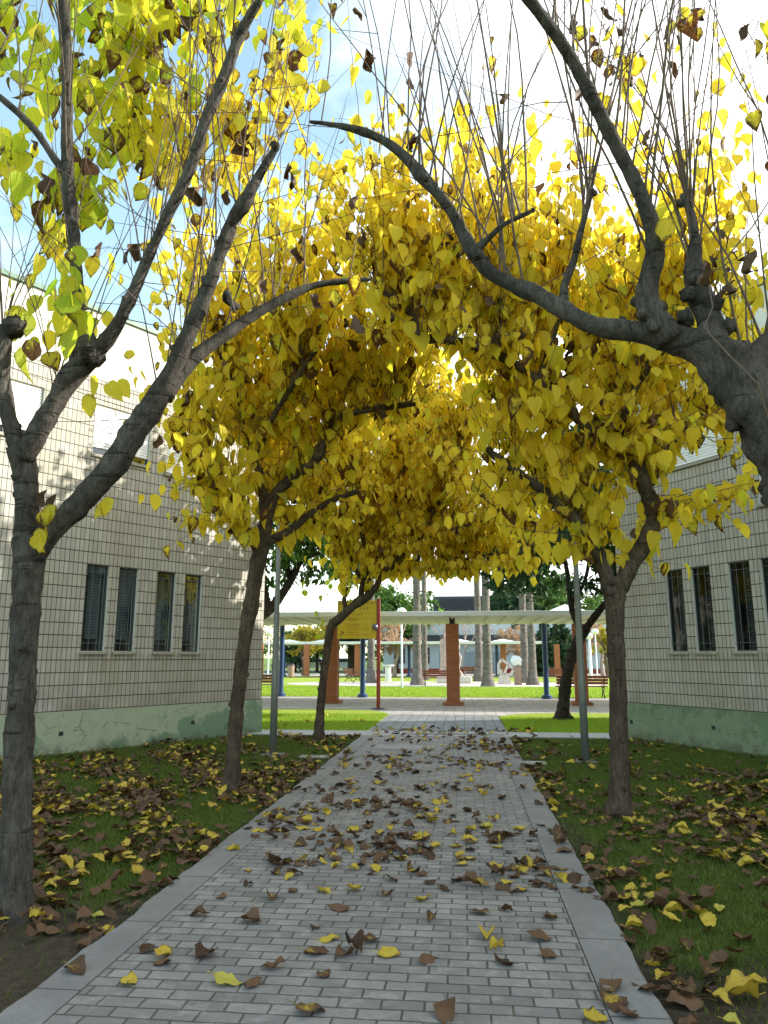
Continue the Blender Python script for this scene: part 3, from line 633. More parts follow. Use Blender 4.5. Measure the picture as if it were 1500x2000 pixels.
# near left
t1 = Tree('mulberry_tree', 'thick grey mulberry at the left edge, nearest on that side, with bare forked limbs', gp(28, 1800), M['bark'], G)
t1.ts = .87; t1.ls_ = .80
t1.limb([(28,1810,5.0,33),(31,1700,5.02,31),(35,1500,5.03,29.5),(44,1330,5.02,28),(50,1200,5.0,29),(56,1100,5.0,35),(58,1050,5.0,34)], 'trunk', seg=20, rough=.05)
a = t1.limb([(62,1095,5.0,28),(92,1045,4.98,29),(135,1005,4.95,27),(190,945,4.9,29),(225,905,4.85,34),(262,845,4.82,31),(300,790,4.8,30),(335,725,4.75,23),(365,660,4.7,21),(395,590,4.65,19),(425,510,4.6,17),(452,435,4.55,16),(478,395,4.5,20),(505,345,4.5,13),(540,288,4.45,8)], seg=16, knob_end=2)
b = t1.limb([(320,775,4.8,22),(372,705,4.85,19),(432,660,4.9,16),(492,618,4.95,14),(560,580,5.0,12),(620,556,5.05,9),(690,548,5.1,7),(725,545,5.1,4)], seg=12)
c = t1.limb([(52,1060,5.0,30),(52,960,5.0,29),(46,900,4.98,30),(40,870,4.95,32)], seg=16)
d = t1.limb([(45,890,4.95,24),(18,820,4.9,21),(4,740,4.9,20),(2,680,4.88,24),(8,640,4.88,22)], seg=14, knob_end=1)
e = t1.limb([(48,895,4.95,26),(78,835,4.9,26),(108,785,4.87,25),(138,735,4.85,29),(175,700,4.8,27)], seg=16, knob_end=1)
f = t1.limb([(150,720,4.85,22),(153,640,4.8,18),(150,530,4.75,16),(141,440,4.7,17),(132,340,4.65,17),(131,220,4.6,15),(130,110,4.55,14),(124,20,4.5,14),(118,-60,4.45,12)], seg=14, knob_end=1)
g_ = t1.limb([(128,340,4.65,13),(100,300,4.7,10),(60,245,4.75,9.5),(0,190,4.8,9),(-60,150,4.9,8)], seg=10)
h_ = t1.limb([(175,705,4.8,23),(225,640,4.72,17),(265,560,4.65,15),(300,480,4.58,14),(335,405,4.5,14),(375,320,4.45,14),(402,235,4.4,15),(432,165,4.35,16),(470,65,4.3,15),(505,5,4.2,10),(540,-50,4.15,8)], seg=14, knob_end=2)
i_ = t1.limb([(465,600,4.7,9),(440,585,4.6,8),(445,570,4.5,6),(458,610,4.5,4)], seg=8)
for li, n, l0 in ((a, 24, .4), (f, 16, .1), (h_, 26, .2), (b, 14, .2), (d, 12, .7), (e, 8, .5), (g_, 6, .3)):
    spray(t1, li, n, l0, 1, .16, ln=(1.2, 2.6), r0=.0065, leaf0=.75, gap=.13, lsize=.14, green=.35, lp=.25, bend=.2)
sidespray(t1, a, 12, .25, .9, (0, 6.28), (.6, 1.4), .004, .2, leaf0=.5, gap=.15, lp=.2, brown=.5)
sidespray(t1, h_, 10, .1, .9, (0, 6.28), (.8, 1.8), .004, .2, leaf0=.5, gap=.15, lp=.2, brown=.5)
# leafy parts of the upper left crown, behind and above the limbs
def cluster(T, u, v, D, n, ln, spread_px, d=(0, 0, -.3), **k):
    for _ in range(n):
        p = at(u+rng.normal(0, spread_px), v+rng.normal(0, spread_px), D+rng.normal(0, .25)); T.shoot(p, (d[0]+rng.normal(0, .3), d[1]+rng.normal(0, .3), d[2]+rng.normal(0, .3)), ln*rng.uniform(.7, 1.3), .003, **k)
for u, v, D, n, gr in ((60, 330, 5.4, 5, .75), (120, 180, 5.5, 7, .8), (30, 100, 5.4, 7, .8), (240, 120, 5.6, 10, .6), (210, 260, 5.6, 9, .65), (300, 200, 5.6, 11, .5), (340, 60, 5.6, 9, .6), (420, 60, 5.5, 8, .5), (160, 380, 5.3, 6, .75), (330, 300, 5.6, 8, .3), (540, 60, 6.2, 6, .5), (90, 440, 5.2, 4, .3), (120, 640, 4.9, 5, .6), (520, 180, 5.8, 5, .2), (430, 300, 5.6, 7, .1), (470, 220, 5.6, 7, .1), (250, 20, 5.3, 9, .7), (160, 40, 5.4, 7, .7)):
    cluster(t1, u, v, D, int(n*1.5), .6, 36, (0, 0, 1.), leaf0=.05, gap=.06, lsize=.20, green=gr, brown=.12)
for u, v, br in ((90, 960, .9), (88, 1000, .3), (80, 1040, .2), (215, 975, .2), (90, 700, .3), (180, 765, .2), (230, 750, .1), (395, 370, 1), (300, 345, 1), (440, 380, 1), (520, 545, 1), (575, 500, 1), (610, 590, .9), (640, 575, .3), (700, 540, .4), (565, 350, 1), (265, 490, .9), (180, 320, .6), (470, 280, 1), (410, 80, 1), (730, 120, 1), (795, 90, 1), (800, 140, 1), (700, 640, .8), (680, 375, .8), (820, 275, .9)):
    D = 4.6 if u > 500 else 4.8; p = np.array(at(u, v, D)); h = rng.normal(0, 1, 3); h[2] = 0
    for _ in range(2 if u < 300 else 1):
        t1.lp.append(p+rng.normal(0, .03, 3)); t1.ld.append(np.array((h[0]*.4, h[1]*.2, -1.))); t1.ln.append(np.array((rng.normal(0, .5), -1, .2))); t1.ls.append(rng.uniform(.12, .17)); t1.lt.append((br, .2, rng.random()))
t1.finish()
# near right, trunk just outside the picture
t2 = Tree('mulberry_tree', 'mulberry leaning in from the right edge, heavy limbs with bare whips', (1.62, 3.15, 0), M['bark'], G)
kg = np.random.default_rng(21)
for u, v, r_ in ((1262, 575, .05), (1285, 600, .055), (1258, 612, .045), (1275, 635, .05), (1240, 590, .035), (1345, 575, .05), (1372, 548, .05), (1395, 600, .06), (1340, 620, .055), (1420, 640, .06), (1450, 690, .07), (1475, 740, .07), (1310, 640, .05), (1400, 760, .05), (1430, 830, .05), (1355, 545, .04), (1215, 625, .028), (1105, 600, .03), (930, 500, .028), (832, 350, .025)):
    c_ = at(u, v, 3.62 if u > 1250 else 3.95)-t2.b; MB().add(*knob(tuple(c_), r_*.8, kg)).build('pruning_knob', M['bark'], t2.o, smooth=True)

def inv(p):
    """pixel+depth of a world point"""
    l = p[0]*math.cos(YAW)+p[1]*math.sin(YAW); D = depth(p); z = p[2]-EYE; zc = D*cp+z*sp; return (750+FPX*l/zc, 1000-FPX*(z*cp-D*sp)/zc, D)
def seq(*ps): return [(*inv(p), r*FPX/inv(p)[2]) for p, r in ps]
tr = seq(((1.62, 3.15, -.05), .19), ((1.63, 3.15, .6), .16), ((1.62, 3.16, 1.2), .15), ((1.58, 3.2, 1.7), .15))+[(1560, 960, 3.55, 68), (1500, 850, 3.6, 64), (1455, 765, 3.6, 62), (1405, 700, 3.62, 56), (1355, 655, 3.65, 46)]
t2.lump = .20; t2.ts = .80; t2.ls_ = .82
t2.limb(tr, 'trunk', seg=26, rough=.10)
t2.lump = .11
A = t2.limb([(1385,685,3.65,44),(1325,665,3.68,38),(1270,650,3.7,31),(1215,645,3.75,25),(1160,635,3.8,24),(1105,608,3.85,23),(1050,578,3.9,20),(1000,556,3.95,18),(955,530,4.0,18),(925,492,4.0,20),(905,458,4.05,16),(880,410,4.05,14),(845,368,4.1,15),(820,340,4.1,16),(790,305,4.15,13),(745,272,4.2,11),(690,252,4.2,10),(640,242,4.25,6),(605,238,4.25,4)], seg=14)
Bq = t2.limb([(1310,665,3.66,38),(1272,610,3.65,34),(1265,560,3.62,26),(1280,490,3.55,22),(1268,425,3.5,21),(1238,352,3.45,19),(1200,278,3.4,18),(1158,195,3.32,17),(1110,105,3.25,17),(1060,35,3.15,16),(1005,-40,3.05,14)], seg=14, knob_end=0)
Cq = t2.limb([(1400,690,3.62,38),(1385,620,3.65,30),(1362,560,3.68,26),(1355,530,3.7,27),(1357,460,3.7,11),(1350,420,3.7,10),(1338,385,3.7,9)], seg=12, knob_end=3)
Dq = t2.limb([(1440,740,3.6,50),(1490,690,3.7,40),(1540,640,3.8,34),(1600,560,3.9,28)], seg=14, knob_end=2)
Eq = t2.limb([(1100,608,3.85,14),(1102,560,3.85,11),(1120,510,3.83,10),(1135,450,3.8,8),(1150,395,3.8,7),(1155,370,3.8,9)], seg=10, knob_end=1)
Fq = t2.limb([(925,492,4.0,14),(955,465,3.95,8),(985,438,3.9,6.5),(1040,412,3.9,5)], seg=8, knob_end=1)
for li, n, a0, a1 in ((A, 22, .35, 1), (Bq, 15, .1, .9), (Cq, 14, .4, 1), (Dq, 13, .1, 1), (Eq, 9, .6, 1), (Fq, 6, .5, 1)):
    spray(t2, li, n, a0, a1, .15, ln=(1.4, 2.8), r0=.0068, leaf0=.8, gap=.3, lsize=.12, green=.1, lp=.12, brown=.5, bend=.15)
sidespray(t2, Bq, 12, .1, .9, (0, 6.28), (.8, 1.7), .003, .3, leaf0=.9, gap=.3, lp=.1); sidespray(t2, A, 12, .3, 1, (0, 6.28), (.6, 1.5), .003, .2, leaf0=.9, gap=.3, lp=.15, brown=.8)
t2.tw.tube(np.array([at(1385, 560, 3.5), at(1392, 600, 3.45), at(1375, 640, 3.4), at(1420, 690, 3.35), at(1480, 750, 3.35), at(1505, 830, 3.4)])-np.array(t2.b), np.array([.003, .004, .004, .0045, .0045, .004]), 6)
for u, v, n in ((1180, 20, 5), (1215, 60, 6), (1190, 110, 4), (1330, 20, 4), (1485, 60, 4), (1490, 160, 2)):
    cluster(t2, u, v, 3.9, n, .35, 14, (0, 0, -.6), leaf0=.05, gap=.09, lsize=.12, green=.1, brown=.5)
cluster(t2, 1400, 520, 3.7, 5, .2, 12, (0, 0, -.3), leaf0=.1, gap=.06, lsize=.1, brown=3.)
t2.finish()
# second right
t3 = Tree('mulberry_tree', 'straight-trunked mulberry with a full yellow crown on the right lawn before the tiled wall', gp(1210, 1597), M['bark2'], G)
t3.limb([(1210,1602,7.98,24),(1210,1540,7.98,21),(1209,1450,7.98,18.5),(1206,1330,7.98,17.5),(1202,1230,7.98,18.5),(1200,1160,7.98,23),(1202,1130,7.98,27)], 'trunk', seg=16, rough=.03)
a = t3.limb([(1192,1150,7.98,18),(1172,1090,7.95,16),(1145,1040,7.9,14),(1108,1000,7.85,13),(1070,965,7.8,11),(1015,925,7.75,10),(970,893,7.7,9),(950,882,7.7,9)], seg=12, knob_end=1)
b = t3.limb([(1210,1150,7.98,20),(1235,1100,7.95,18),(1262,1055,7.93,20),(1278,1010,7.9,19),(1262,955,7.85,17),(1242,905,7.8,19),(1210,872,7.75,15),(1165,850,7.65,11),(1120,810,7.55,11),(1080,778,7.5,12),(1045,743,7.4,12),(1005,712,7.3,11),(950,684,7.2,11),(885,665,7.1,11),(840,662,7.05,10),(815,655,7.0,9),(806,618,7.0,11),(765,580,6.95,7),(735,566,6.95,6)], seg=12)
c = t3.limb([(1245,915,7.8,12),(1240,850,7.8,8),(1232,790,7.8,8),(1255,730,7.8,6),(1272,680,7.8,5)], seg=8)
d = t3.limb([(1262,955,7.85,12),(1310,880,8.0,9),(1370,810,8.1,8),(1440,740,8.2,7),(1490,690,8.3,6)], seg=8)
e = t3.limb([(1240,910,7.8,12),(1220,840,8.3,10),(1190,760,8.9,9),(1150,690,9.4,8),(1120,650,9.7,7)], seg=8)
f = t3.limb([(1050,745,7.4,7),(1070,690,7.35,6),(1095,620,7.3,4)], seg=8)
f2 = t3.limb([(958,686,7.2,6),(972,640,7.2,5),(985,570,7.2,4)], seg=8)
kw = dict(leaf0=.03, gap=.072, lsize=.20, green=.05, brown=.06)
g3 = t3.limb([(1205,872,7.75,9),(1230,780,7.4,8),(1290,690,7.1,7),(1370,610,6.9,6),(1420,560,6.8,5)], seg=8)
h3 = t3.limb([(1080,778,7.5,7),(1060,700,7.9,6),(1010,610,8.3,5),(960,540,8.6,4)], seg=8)
for li, n, l0, l1 in ((b, 46, .3, 1), (b, 24, .6, 1), (c, 24, .3, 1), (d, 34, .2, 1), (e, 34, .2, 1), (a, 20, .15, 1), (f, 14, 0, 1), (f2, 12, 0, 1), (g3, 44, .2, 1), (h3, 40, .2, 1)):
    spray(t3, li, n, l0, l1, .26, ln=(1.0, 2.6), r0=.0055, **kw)
sidespray(t3, b, 30, .12, .45, (-1.2, 1.6), (.7, 1.6), .006, .25, **kw); sidespray(t3, a, 32, .15, 1, (-.4, 3.6), (.5, 1.2), .005, -.05, **kw); spray(t3, a, 34, .2, 1, .3, ln=(.7, 1.7), r0=.005, **kw); sidespray(t3, b, 30, .4, 1, (0, 6.28), (.4, .9), .005, .35, **kw)
sidespray(t3, d, 36, .1, 1, (0, 6.28), (.5, 1.2), .005, .0, **kw); sidespray(t3, e, 30, .2, 1, (-1, 4.1), (.5, 1.2), .005, .0, **kw); sidespray(t3, g3, 20, .2, 1, (0, 6.28), (.5, 1.2), .005, .0, **kw)
sidespray(t3, b, 14, .45, .85, (0, 3.1), (.5, 1.1), .004, .0, **kw); spray(t3, b, 30, .72, 1, .3, lean=(-.1, 0), ln=(1.6, 3.0), r0=.0055, **kw); spray(t3, h3, 16, .5, 1, .3, ln=(1.4, 2.6), r0=.0055, **kw)
t3.finish()
# second left
t4 = Tree('mulberry_tree', 'slender yellow crowned mulberry left of the path, second from the camera', gp(452, 1547), M['bark2'], G)
t4.ts = .73
t4.limb([(451,1552,9.45,22),(454,1500,9.45,19),(460,1420,9.45,18),(468,1330,9.45,17.5),(478,1250,9.45,18),(488,1190,9.45,20),(498,1130,9.45,20),(510,1070,9.45,21),(520,1015,9.45,19)], 'trunk', seg=16, rough=.04)
a = t4.limb([(516,1030,9.45,16),(535,970,9.4,13),(572,932,9.3,12),(610,905,9.2,11),(628,880,9.15,12)], seg=12, knob_end=1)
a2 = t4.limb([(628,885,9.15,9),(638,850,9.1,8),(656,824,9.1,8),(690,806,9.0,8),(745,797,8.95,8),(812,789,8.9,5)], seg=10)
b = t4.limb([(518,1020,9.45,13),(512,950,9.4,10),(495,880,9.3,9),(475,810,9.2,8),(450,740,9.1,7),(430,690,9.0,6)], seg=10)
c = t4.limb([(520,1060,9.45,12),(560,1040,9.6,10),(600,1008,9.8,9),(655,975,10.0,7),(700,960,10.1,6)], seg=10)
d = t4.limb([(505,1080,9.45,11),(470,1010,9.2,8),(430,940,8.95,7),(390,880,8.8,6),(350,840,8.7,5)], seg=8)
e = t4.limb([(522,1010,9.45,12),(530,930,9.9,10),(540,850,10.3,8),(560,780,10.8,7)], seg=8)
kw = dict(leaf0=.03, gap=.078, lsize=.20, green=.08, brown=.08)
f = t4.limb([(500,900,9.3,8),(530,820,8.9,7),(580,740,8.5,6),(620,680,8.3,5)], seg=8)
for li, n, l0, l1 in ((a, 28, .3, 1), (a2, 44, .1, 1), (b, 34, .2, 1), (c, 18, .2, 1), (d, 28, .2, 1), (e, 26, .2, 1), (f, 28, .2, 1)):
    spray(t4, li, n, l0, l1, .30, ln=(1.0, 2.8), r0=.006, **kw)
for li, n, lo, zu in ((a, 10, 0, .3), (a2, 20, 0, .3), (b, 20, -.5, .2), (c, 22, 0, .1), (d, 46, 2., .0), (e, 22, 0, .1), (f, 16, 0, .2)): sidespray(t4, li, n, .15, 1, (lo, lo+3.6), (.4, 1.1), .005, zu, **kw)
spray(t4, f, 16, .6, 1, .28, ln=(2.0, 3.3), r0=.0055, **kw); spray(t4, a2, 20, .5, 1, .28, ln=(2.4, 3.6), r0=.0055, **kw); spray(t4, b, 16, .6, 1, .28, ln=(2.0, 3.2), r0=.0055, **kw)
t4.finish()
# third left
t5 = Tree('mulberry_tree', 'small mulberry leaning over the path, its trunk beside the yellow sign', gp(622, 1448), M['bark2'], G)
t5.limb([(622,1453,14.8,11),(625,1400,14.8,9.5),(631,1330,14.8,8.5),(636,1290,14.8,8.5),(644,1235,14.8,9),(652,1212,14.8,10)], 'trunk', seg=12, rough=.03)
a = t5.limb([(650,1220,14.8,9),(668,1203,14.75,10),(697,1178,14.7,9.5),(716,1166,14.7,10),(735,1145,14.6,7),(750,1120,14.5,6),(783,1102,14.4,5),(815,1098,14.3,4.5),(860,1104,14.2,4),(910,1108,14.2,2.5)], seg=10)
b = t5.limb([(705,1172,14.7,8),(708,1140,14.7,5),(722,1112,14.7,5),(745,1092,14.7,4),(775,1080,14.7,3.5)], seg=8)
c = t5.limb([(664,1206,14.8,7),(674,1190,14.8,5),(672,1170,14.8,5),(676,1150,14.8,3)], seg=8, knob_end=1)
d = t5.limb([(716,1160,14.7,5),(730,1100,15.3,5),(760,1040,15.8,4),(800,990,16.2,4)], seg=8)
e = t5.limb([(745,1120,14.5,5),(820,1060,14.0,4),(900,1030,13.7,4),(970,1010,13.5,3)], seg=8)
f = t5.limb([(708,1140,14.7,5),(680,1080,14.4,4),(640,1030,14.2,4),(610,1000,14.0,3)], seg=8)
kw = dict(leaf0=.03, gap=.072, lsize=.195, green=.04, brown=.04)
g5 = t5.limb([(722,1112,14.7,5),(705,1030,14.3,5),(690,940,13.9,4),(680,860,13.6,3)], seg=8)
h5 = t5.limb([(815,1098,14.3,4.5),(840,1020,14.0,4.5),(880,930,13.6,4),(910,850,13.3,3)], seg=8)
i5 = t5.limb([(745,1092,14.7,4),(770,1000,14.8,4),(790,910,14.8,4),(800,830,14.8,3)], seg=8)
for li, n, l0 in ((a, 34, .5), (b, 26, .3), (c, 6, .6), (d, 44, .2), (e, 50, .1), (f, 44, .2), (g5, 60, .2), (h5, 60, .2), (i5, 60, .2)):
    spray(t5, li, n, l0, 1, .35, ln=(1.0, 2.6), r0=.006, **kw)
for li, n in ((a, 22), (b, 8), (d, 24), (e, 50), (f, 34), (g5, 26), (h5, 30), (i5, 26)): sidespray(t5, li, n, .35, 1, (-.6, 3.8), (.4, 1.1), .005, .0, **kw)
for u, v in ((600, 1120), (612, 1150), (618, 1185), (645, 1140)): cluster(t5, u, v, 14.4, 1, .6, 5, (0, 0, -1.), leaf0=.05, gap=.12, lsize=.14, green=1.1, brown=0)
j5 = t5.limb([(860,1104,14.2,3.5),(920,1090,14.2,3.2),(985,1082,14.3,3),(1050,1088,14.5,2.2)], seg=8)
spray(t5, j5, 60, .0, 1, .4, ln=(.6, 1.9), r0=.005, **kw); sidespray(t5, j5, 60, .0, 1, (0, 6.28), (.3, .8), .004, -.3, **kw); sidespray(t5, a, 30, .6, 1, (0, 6.28), (.3, .6), .004, -.25, **kw)
spray(t5, i5, 30, .6, 1, .35, ln=(1.6, 2.8), r0=.006, **kw); spray(t5, h5, 30, .6, 1, .35, ln=(1.6, 2.8), r0=.006, **kw)
t5.finish()

# ------------------------------------------------------------------ other trees
def clumps(name, cs, n, size, mat, parent, base, hang=.0):
    """leaf faces scattered in clumps inside ellipsoids cs=[(center, radii)]"""
    P = []; w = np.array([r[0]*r[1]*r[2] for c, r in cs])**.7; w /= w.sum()
    for (c, r), k in zip(cs, w):
        m = max(6, int(n*k/28)); cc = rng.normal(0, 1, (m, 3)); cc /= np.linalg.norm(cc, axis=1)[:, None]; cc *= (rng.random(m)**.4)[:, None]
        q = (cc[:, None]+rng.normal(0, .13, (m, 28, 3))).reshape(-1, 3); P.append(np.array(c)+q*np.array(r))
    P = np.concatenate(P)-np.array(base); m = len(P); a = rng.normal(0, 1, (m, 3)); a[:, 2] -= hang; a /= np.linalg.norm(a, axis=1)[:, None]; b = np.cross(a, rng.normal(0, 1, (m, 3))); b /= np.linalg.norm(b, axis=1)[:, None]
    s = size*rng.uniform(.5, 1.3, m)[:, None]; V = np.stack([P-a*s, P+b*s*.45, P+a*s, P-b*s*.45], 1); t = np.zeros((m, 4, 4)); t[:, :, 2] = rng.random(m)[:, None]; t[:, :, 3] = 1
    return npmesh(name, V.reshape(-1, 3), np.arange(m*4).reshape(-1, 4), mat, parent, tint=t.reshape(-1, 4))
def simple_tree(name, label, base, h, r, mat, bark, n=2500, size=.2, trunk_r=.16, shape='round', group=None, tw=True, cz=.62):
    o = thing(name, label, 'tree', base, 0, group); b = Vector(base); g = np.random.default_rng(int(abs(base[0]*31+base[1]*7))); mb = MB()
    hh = h*(cz-.1); pts = [(0, 0, -.05), (g.normal(0, .06), g.normal(0, .06), hh*.35), (g.normal(0, .15), g.normal(0, .15), hh*.7), (g.normal(0, .2), 0, hh)]
    Q, R = catmull(pts, [trunk_r*1.3, trunk_r, trunk_r*.85, trunk_r*.6], .3); V, F = tube_np(Q, R, 9, True, .05, 3); mb.add(V.tolist(), F); mb.build('trunk', bark, o, smooth=True)
    lb = MB()
    for k in range(6):
        a = k*1.05+g.random(); s0 = Q[int(len(Q)*g.uniform(.55, .98))]; e = (math.cos(a)*r*.7, math.sin(a)*r*.7, h*g.uniform(.6, .85)); mid = [(s0[i]+e[i])/2+(.25 if i == 2 else 0) for i in range(3)]
        Q2, R2 = catmull([s0, mid, e], [trunk_r*.5, trunk_r*.35, trunk_r*.12], .4); V, F = tube_np(Q2, R2, 6); lb.add(V.tolist(), F)
    lb.build('branches', bark, o, smooth=True)
    if shape == 'cone': cs = [((b.x, b.y, h*z), (r*(1.05-z), r*(1.05-z), h*.16)) for z in np.linspace(.12, .92, 7)]
    else: cs = [((b.x+g.normal(0, r*.35), b.y+g.normal(0, r*.35), h*cz+g.normal(0, h*.1)), (r*g.uniform(.45, .75), r*g.uniform(.45, .75), h*g.uniform(.13, .22))) for _ in range(7)]
    clumps('crown', cs, n, size, mat, o, b); return o
# dark leaning tree behind the right lawn
tb = gp(1098, 1407); jd = Tree('shade_tree', 'dark forked tree with deep green foliage on the far grass plot at right', tb, M['barkd'])
D = depth(tb)
jd.limb([(1097,1412,D,16),(1100,1380,D,13),(1106,1330,D,11),(1116,1285,D,11),(1130,1250,D,12),(1142,1228,D,13)], 'trunk', seg=12, rough=.03)
jd.limb([(1138,1235,D,8),(1120,1200,D,7),(1113,1165,D,6),(1108,1120,D,5.5),(1098,1070,D,4),(1085,1020,D,3)], seg=8)
jd.limb([(1142,1232,D,9),(1165,1200,D,8),(1188,1172,D,7),(1215,1140,D-.4,5),(1240,1100,D-.8,4)], seg=8)
jd.limb([(1116,1180,D,5),(1140,1140,D,4),(1150,1090,D,4),(1145,1030,D,3)], seg=8)
cs = [(tuple(at(u, v, D+dd)), (1.1, 1.1, .75)) for u, v, dd in ((1080, 1040, 0), (1120, 960, .5), (1160, 1030, 0), (1110, 900, 1), (1050, 960, 1), (1180, 960, 0), (1000, 1080, 2.5), (950, 1050, 3), (1045, 1115, 2), (985, 1120, 3), (1070, 1060, 1), (1210, 1060, -.5), (1190, 1120, -.3), (1020, 1020, 1.4), (1150, 880, .5))]
clumps('crown', cs, 12000, .12, M['dkgreen'], jd.o, tb, 1.0)
# leaning tree behind the left corner
p = Vector((-7.05, 21.5, 0)); D = depth(p); jl = Tree('shade_tree', 'dark limbed tree with drooping green foliage behind the corner of the left building', p, M['barkd'])
jl.limb(seq(((-7.05, 21.5, -.05), .2), ((-7.0, 21.5, 1.0), .16), ((-6.8, 21.5, 2.2), .15))+[(520, 1195, D, 12), (548, 1165, D, 9), (570, 1130, D, 8), (590, 1095, D, 6), (625, 1080, D, 4)], 'trunk', seg=12, rough=.03)
jl.limb([(524, 1185, D, 9), (512, 1130, D, 8), (516, 1080, D, 6), (500, 1020, D, 5)], seg=8)
jl.limb([(565, 1130, D, 6), (562, 1085, D, 5), (585, 1040, D, 4), (600, 990, D, 3)], seg=8)
cs = [(tuple(at(u, v, D+dd)), (1.0, 1.0, .7)) for u, v, dd in ((560, 1070, 0), (600, 1060, .3), (640, 1095, .2), (550, 1110, 0), (520, 1050, 0), (590, 1005, .5), (630, 1040, 0), (660, 1080, .5), (500, 990, 0), (700, 1110, 1))]
clumps('crown', cs, 5500, .11, M['green'], jl.o, p, 1.2)

# palms
def palm(u, v, r, h, label, lean=0, flare=1.9):
    b = gp(u, v); o = thing('palm_tree', label, 'tree', b, 0, 'palm trees on the sand area'); mb = MB()
    zz = [0, .15, .5, 1.0, 2, 4, h*.6, h]; rr = [r*flare, r*flare*.92, r*1.35, r*1.15, r, r*.95, r*.9, r*.95]
    Q, R = catmull([(lean*z/h, 0, z-.05) for z in zz], rr, .18); V, F = tube_np(Q, R, 12, True, .05, int(u)); mb.add(V.tolist(), F); mb.build('trunk', M['palmb'], o, smooth=True)
    Vv = []; Ff = []; top = np.array((lean, 0, h))
    for k in range(34):
        a = rng.uniform(0, 6.28); el = rng.uniform(-1.1, 1.2); L_ = rng.uniform(1.8, 2.5); d = np.array((math.cos(a)*math.cos(el), math.sin(a)*math.cos(el), math.sin(el))); n = 12; q = top.copy(); dd = d.copy(); side = np.array((-math.sin(a), math.cos(a), 0))
        for i in range(n):
            q2 = q+dd*L_/n; dd = dd+np.array((0, 0, -.14)); dd /= np.linalg.norm(dd)
            if i > 2:
                for sg in (-1, 1):
                    w = .55*math.sin(math.pi*(i/n)**.7+.2); tip = q+side*sg*w+dd*.25+np.array((0, 0, -.28*w-.1)); m = len(Vv); Vv += [q, q+dd*.09, tip]; Ff.append((m, m+1, m+2))
            m = len(Vv); Vv += [q-side*.012, q+side*.012, q2]; Ff.append((m, m+1, m+2)); q = q2
    t = np.zeros((len(Vv), 4)); t[:, 2] = np.repeat(rng.random(len(Vv)//3), 3); t[:, 3] = 1
    npmesh('crown', Vv, np.array(Ff), M['frond'], o, tint=t)
    return o
for a in ((725, 1334, .22, 10.2, 'stout palm trunk behind the yellow sign, left of the pedestal table'), (815, 1338, .24, 9.6, 'stouter palm left of the middle pillar, nearer of that pair'),
          (830, 1328, .20, 10.4, 'thinner palm left of the middle pillar, further of that pair'), (936, 1331, .23, 10.6, 'palm right of the middle pillar, the further of that pair'),
          (953, 1341, .23, 10.0, 'palm with a broad flared foot, left of the pierced white sculpture'), (1026, 1334, .22, 9.8, 'palm just right of the rough white rock sculpture'), (1041, 1338, .22, 9.2, 'rightmost palm, between the white rock and the blue column')): palm(*a)

# background trees
def bt(u, D, h, r, mat, bark, label, n=2600, size=.22, shape='round', tr=.16, name='tree', cz=.62):
    x, y = toW((u-750)/FPX*D, D); return simple_tree(name, label, (x, y, 0), h, r, M[mat], M[bark], n, size, tr, shape, 'trees behind the plaza', cz=cz)
bt(1090, 64, 5.4, 2.3, 'dkgreen', 'barkd', 'dense dark green clipped conifer right of the palms, in front of the pale building', 9000, .16, 'cone', name='conifer')
bt(1060, 63, 5.0, 1.6, 'dkgreen', 'barkd', 'dark green conifer just right of the palms, lower than its neighbour', 6000, .16, 'cone', name='conifer')
bt(1000, 78, 10.5, 3.6, 'dkgreen', 'barkd', 'tall dark green tree rising above the canopy behind the rightmost palms', 5000, .26)
bt(1090, 76, 12, 4.6, 'green', 'barkd', 'tall green tree above the canopy behind the dark forked tree', 5000, .28)
bt(1180, 86, 10, 4.0, 'green', 'barkd', 'green tree behind the right building corner, seen past the second right mulberry', 3500, .28)
bt(775, 74, 9.5, 3.4, 'green', 'barkd', 'rounded green tree above the canopy just right of the yellow sign', 4500, .24)
bt(848, 82, 8.2, 2.2, 'ltgreen', 'barkd', 'bright green tree above the canopy behind the palm pair left of the middle pillar', 2600, .22)
bt(720, 84, 9.5, 3.4, 'green', 'barkd', 'green tree behind the yellow sign', 3500, .26)
bt(596, 66, 5.2, 1.7, 'ochre', 'twig', 'ochre yellow tree under the far canopy left of the leaning mulberry', 2600, .16)
bt(650, 74, 5.6, 2.1, 'ochre', 'barkd', 'yellow green tree behind the left brick pillar', 2600, .18)
bt(622, 80, 6.5, 3.0, 'green', 'barkd', 'dark green tree above the parked cars', 3200, .24, cz=.5)
bt(580, 82, 6.0, 2.6, 'dkgreen', 'barkd', 'dark bushy tree left of the parked cars', 3200, .24, cz=.45)
bt(690, 64, 6.5, 2.2, 'dkgreen', 'barkd', 'dark trunked tree seen below the yellow sign', 2600, .2, tr=.38)
bt(770, 62, 5.3, 1.5, 'pink', 'twigp', 'russet thin leaved tree right of the red sign post', 2200, .12)
bt(1000, 66, 5.0, 1.9, 'pink', 'twigp', 'russet and yellow tree behind the pierced sculpture', 2400, .12)
bt(1168, 66, 5.6, 1.9, 'pink', 'twigp', 'russet tree behind the right lamp posts', 2200, .12)
bt(540, 84, 8.2, 3.0, 'pink', 'twigp', 'bare pinkish tree against the sky at the left end of the canopy', 1500, .12)
bt(648, 90, 8.6, 1.7, 'pink', 'twigp', 'bare pinkish tree against the sky left of the yellow sign', 1300, .12)
bt(1178, 58, 4.2, 1.1, 'ochre', 'twig', 'small yellow tree at the right edge of the plaza view', 1300, .13)
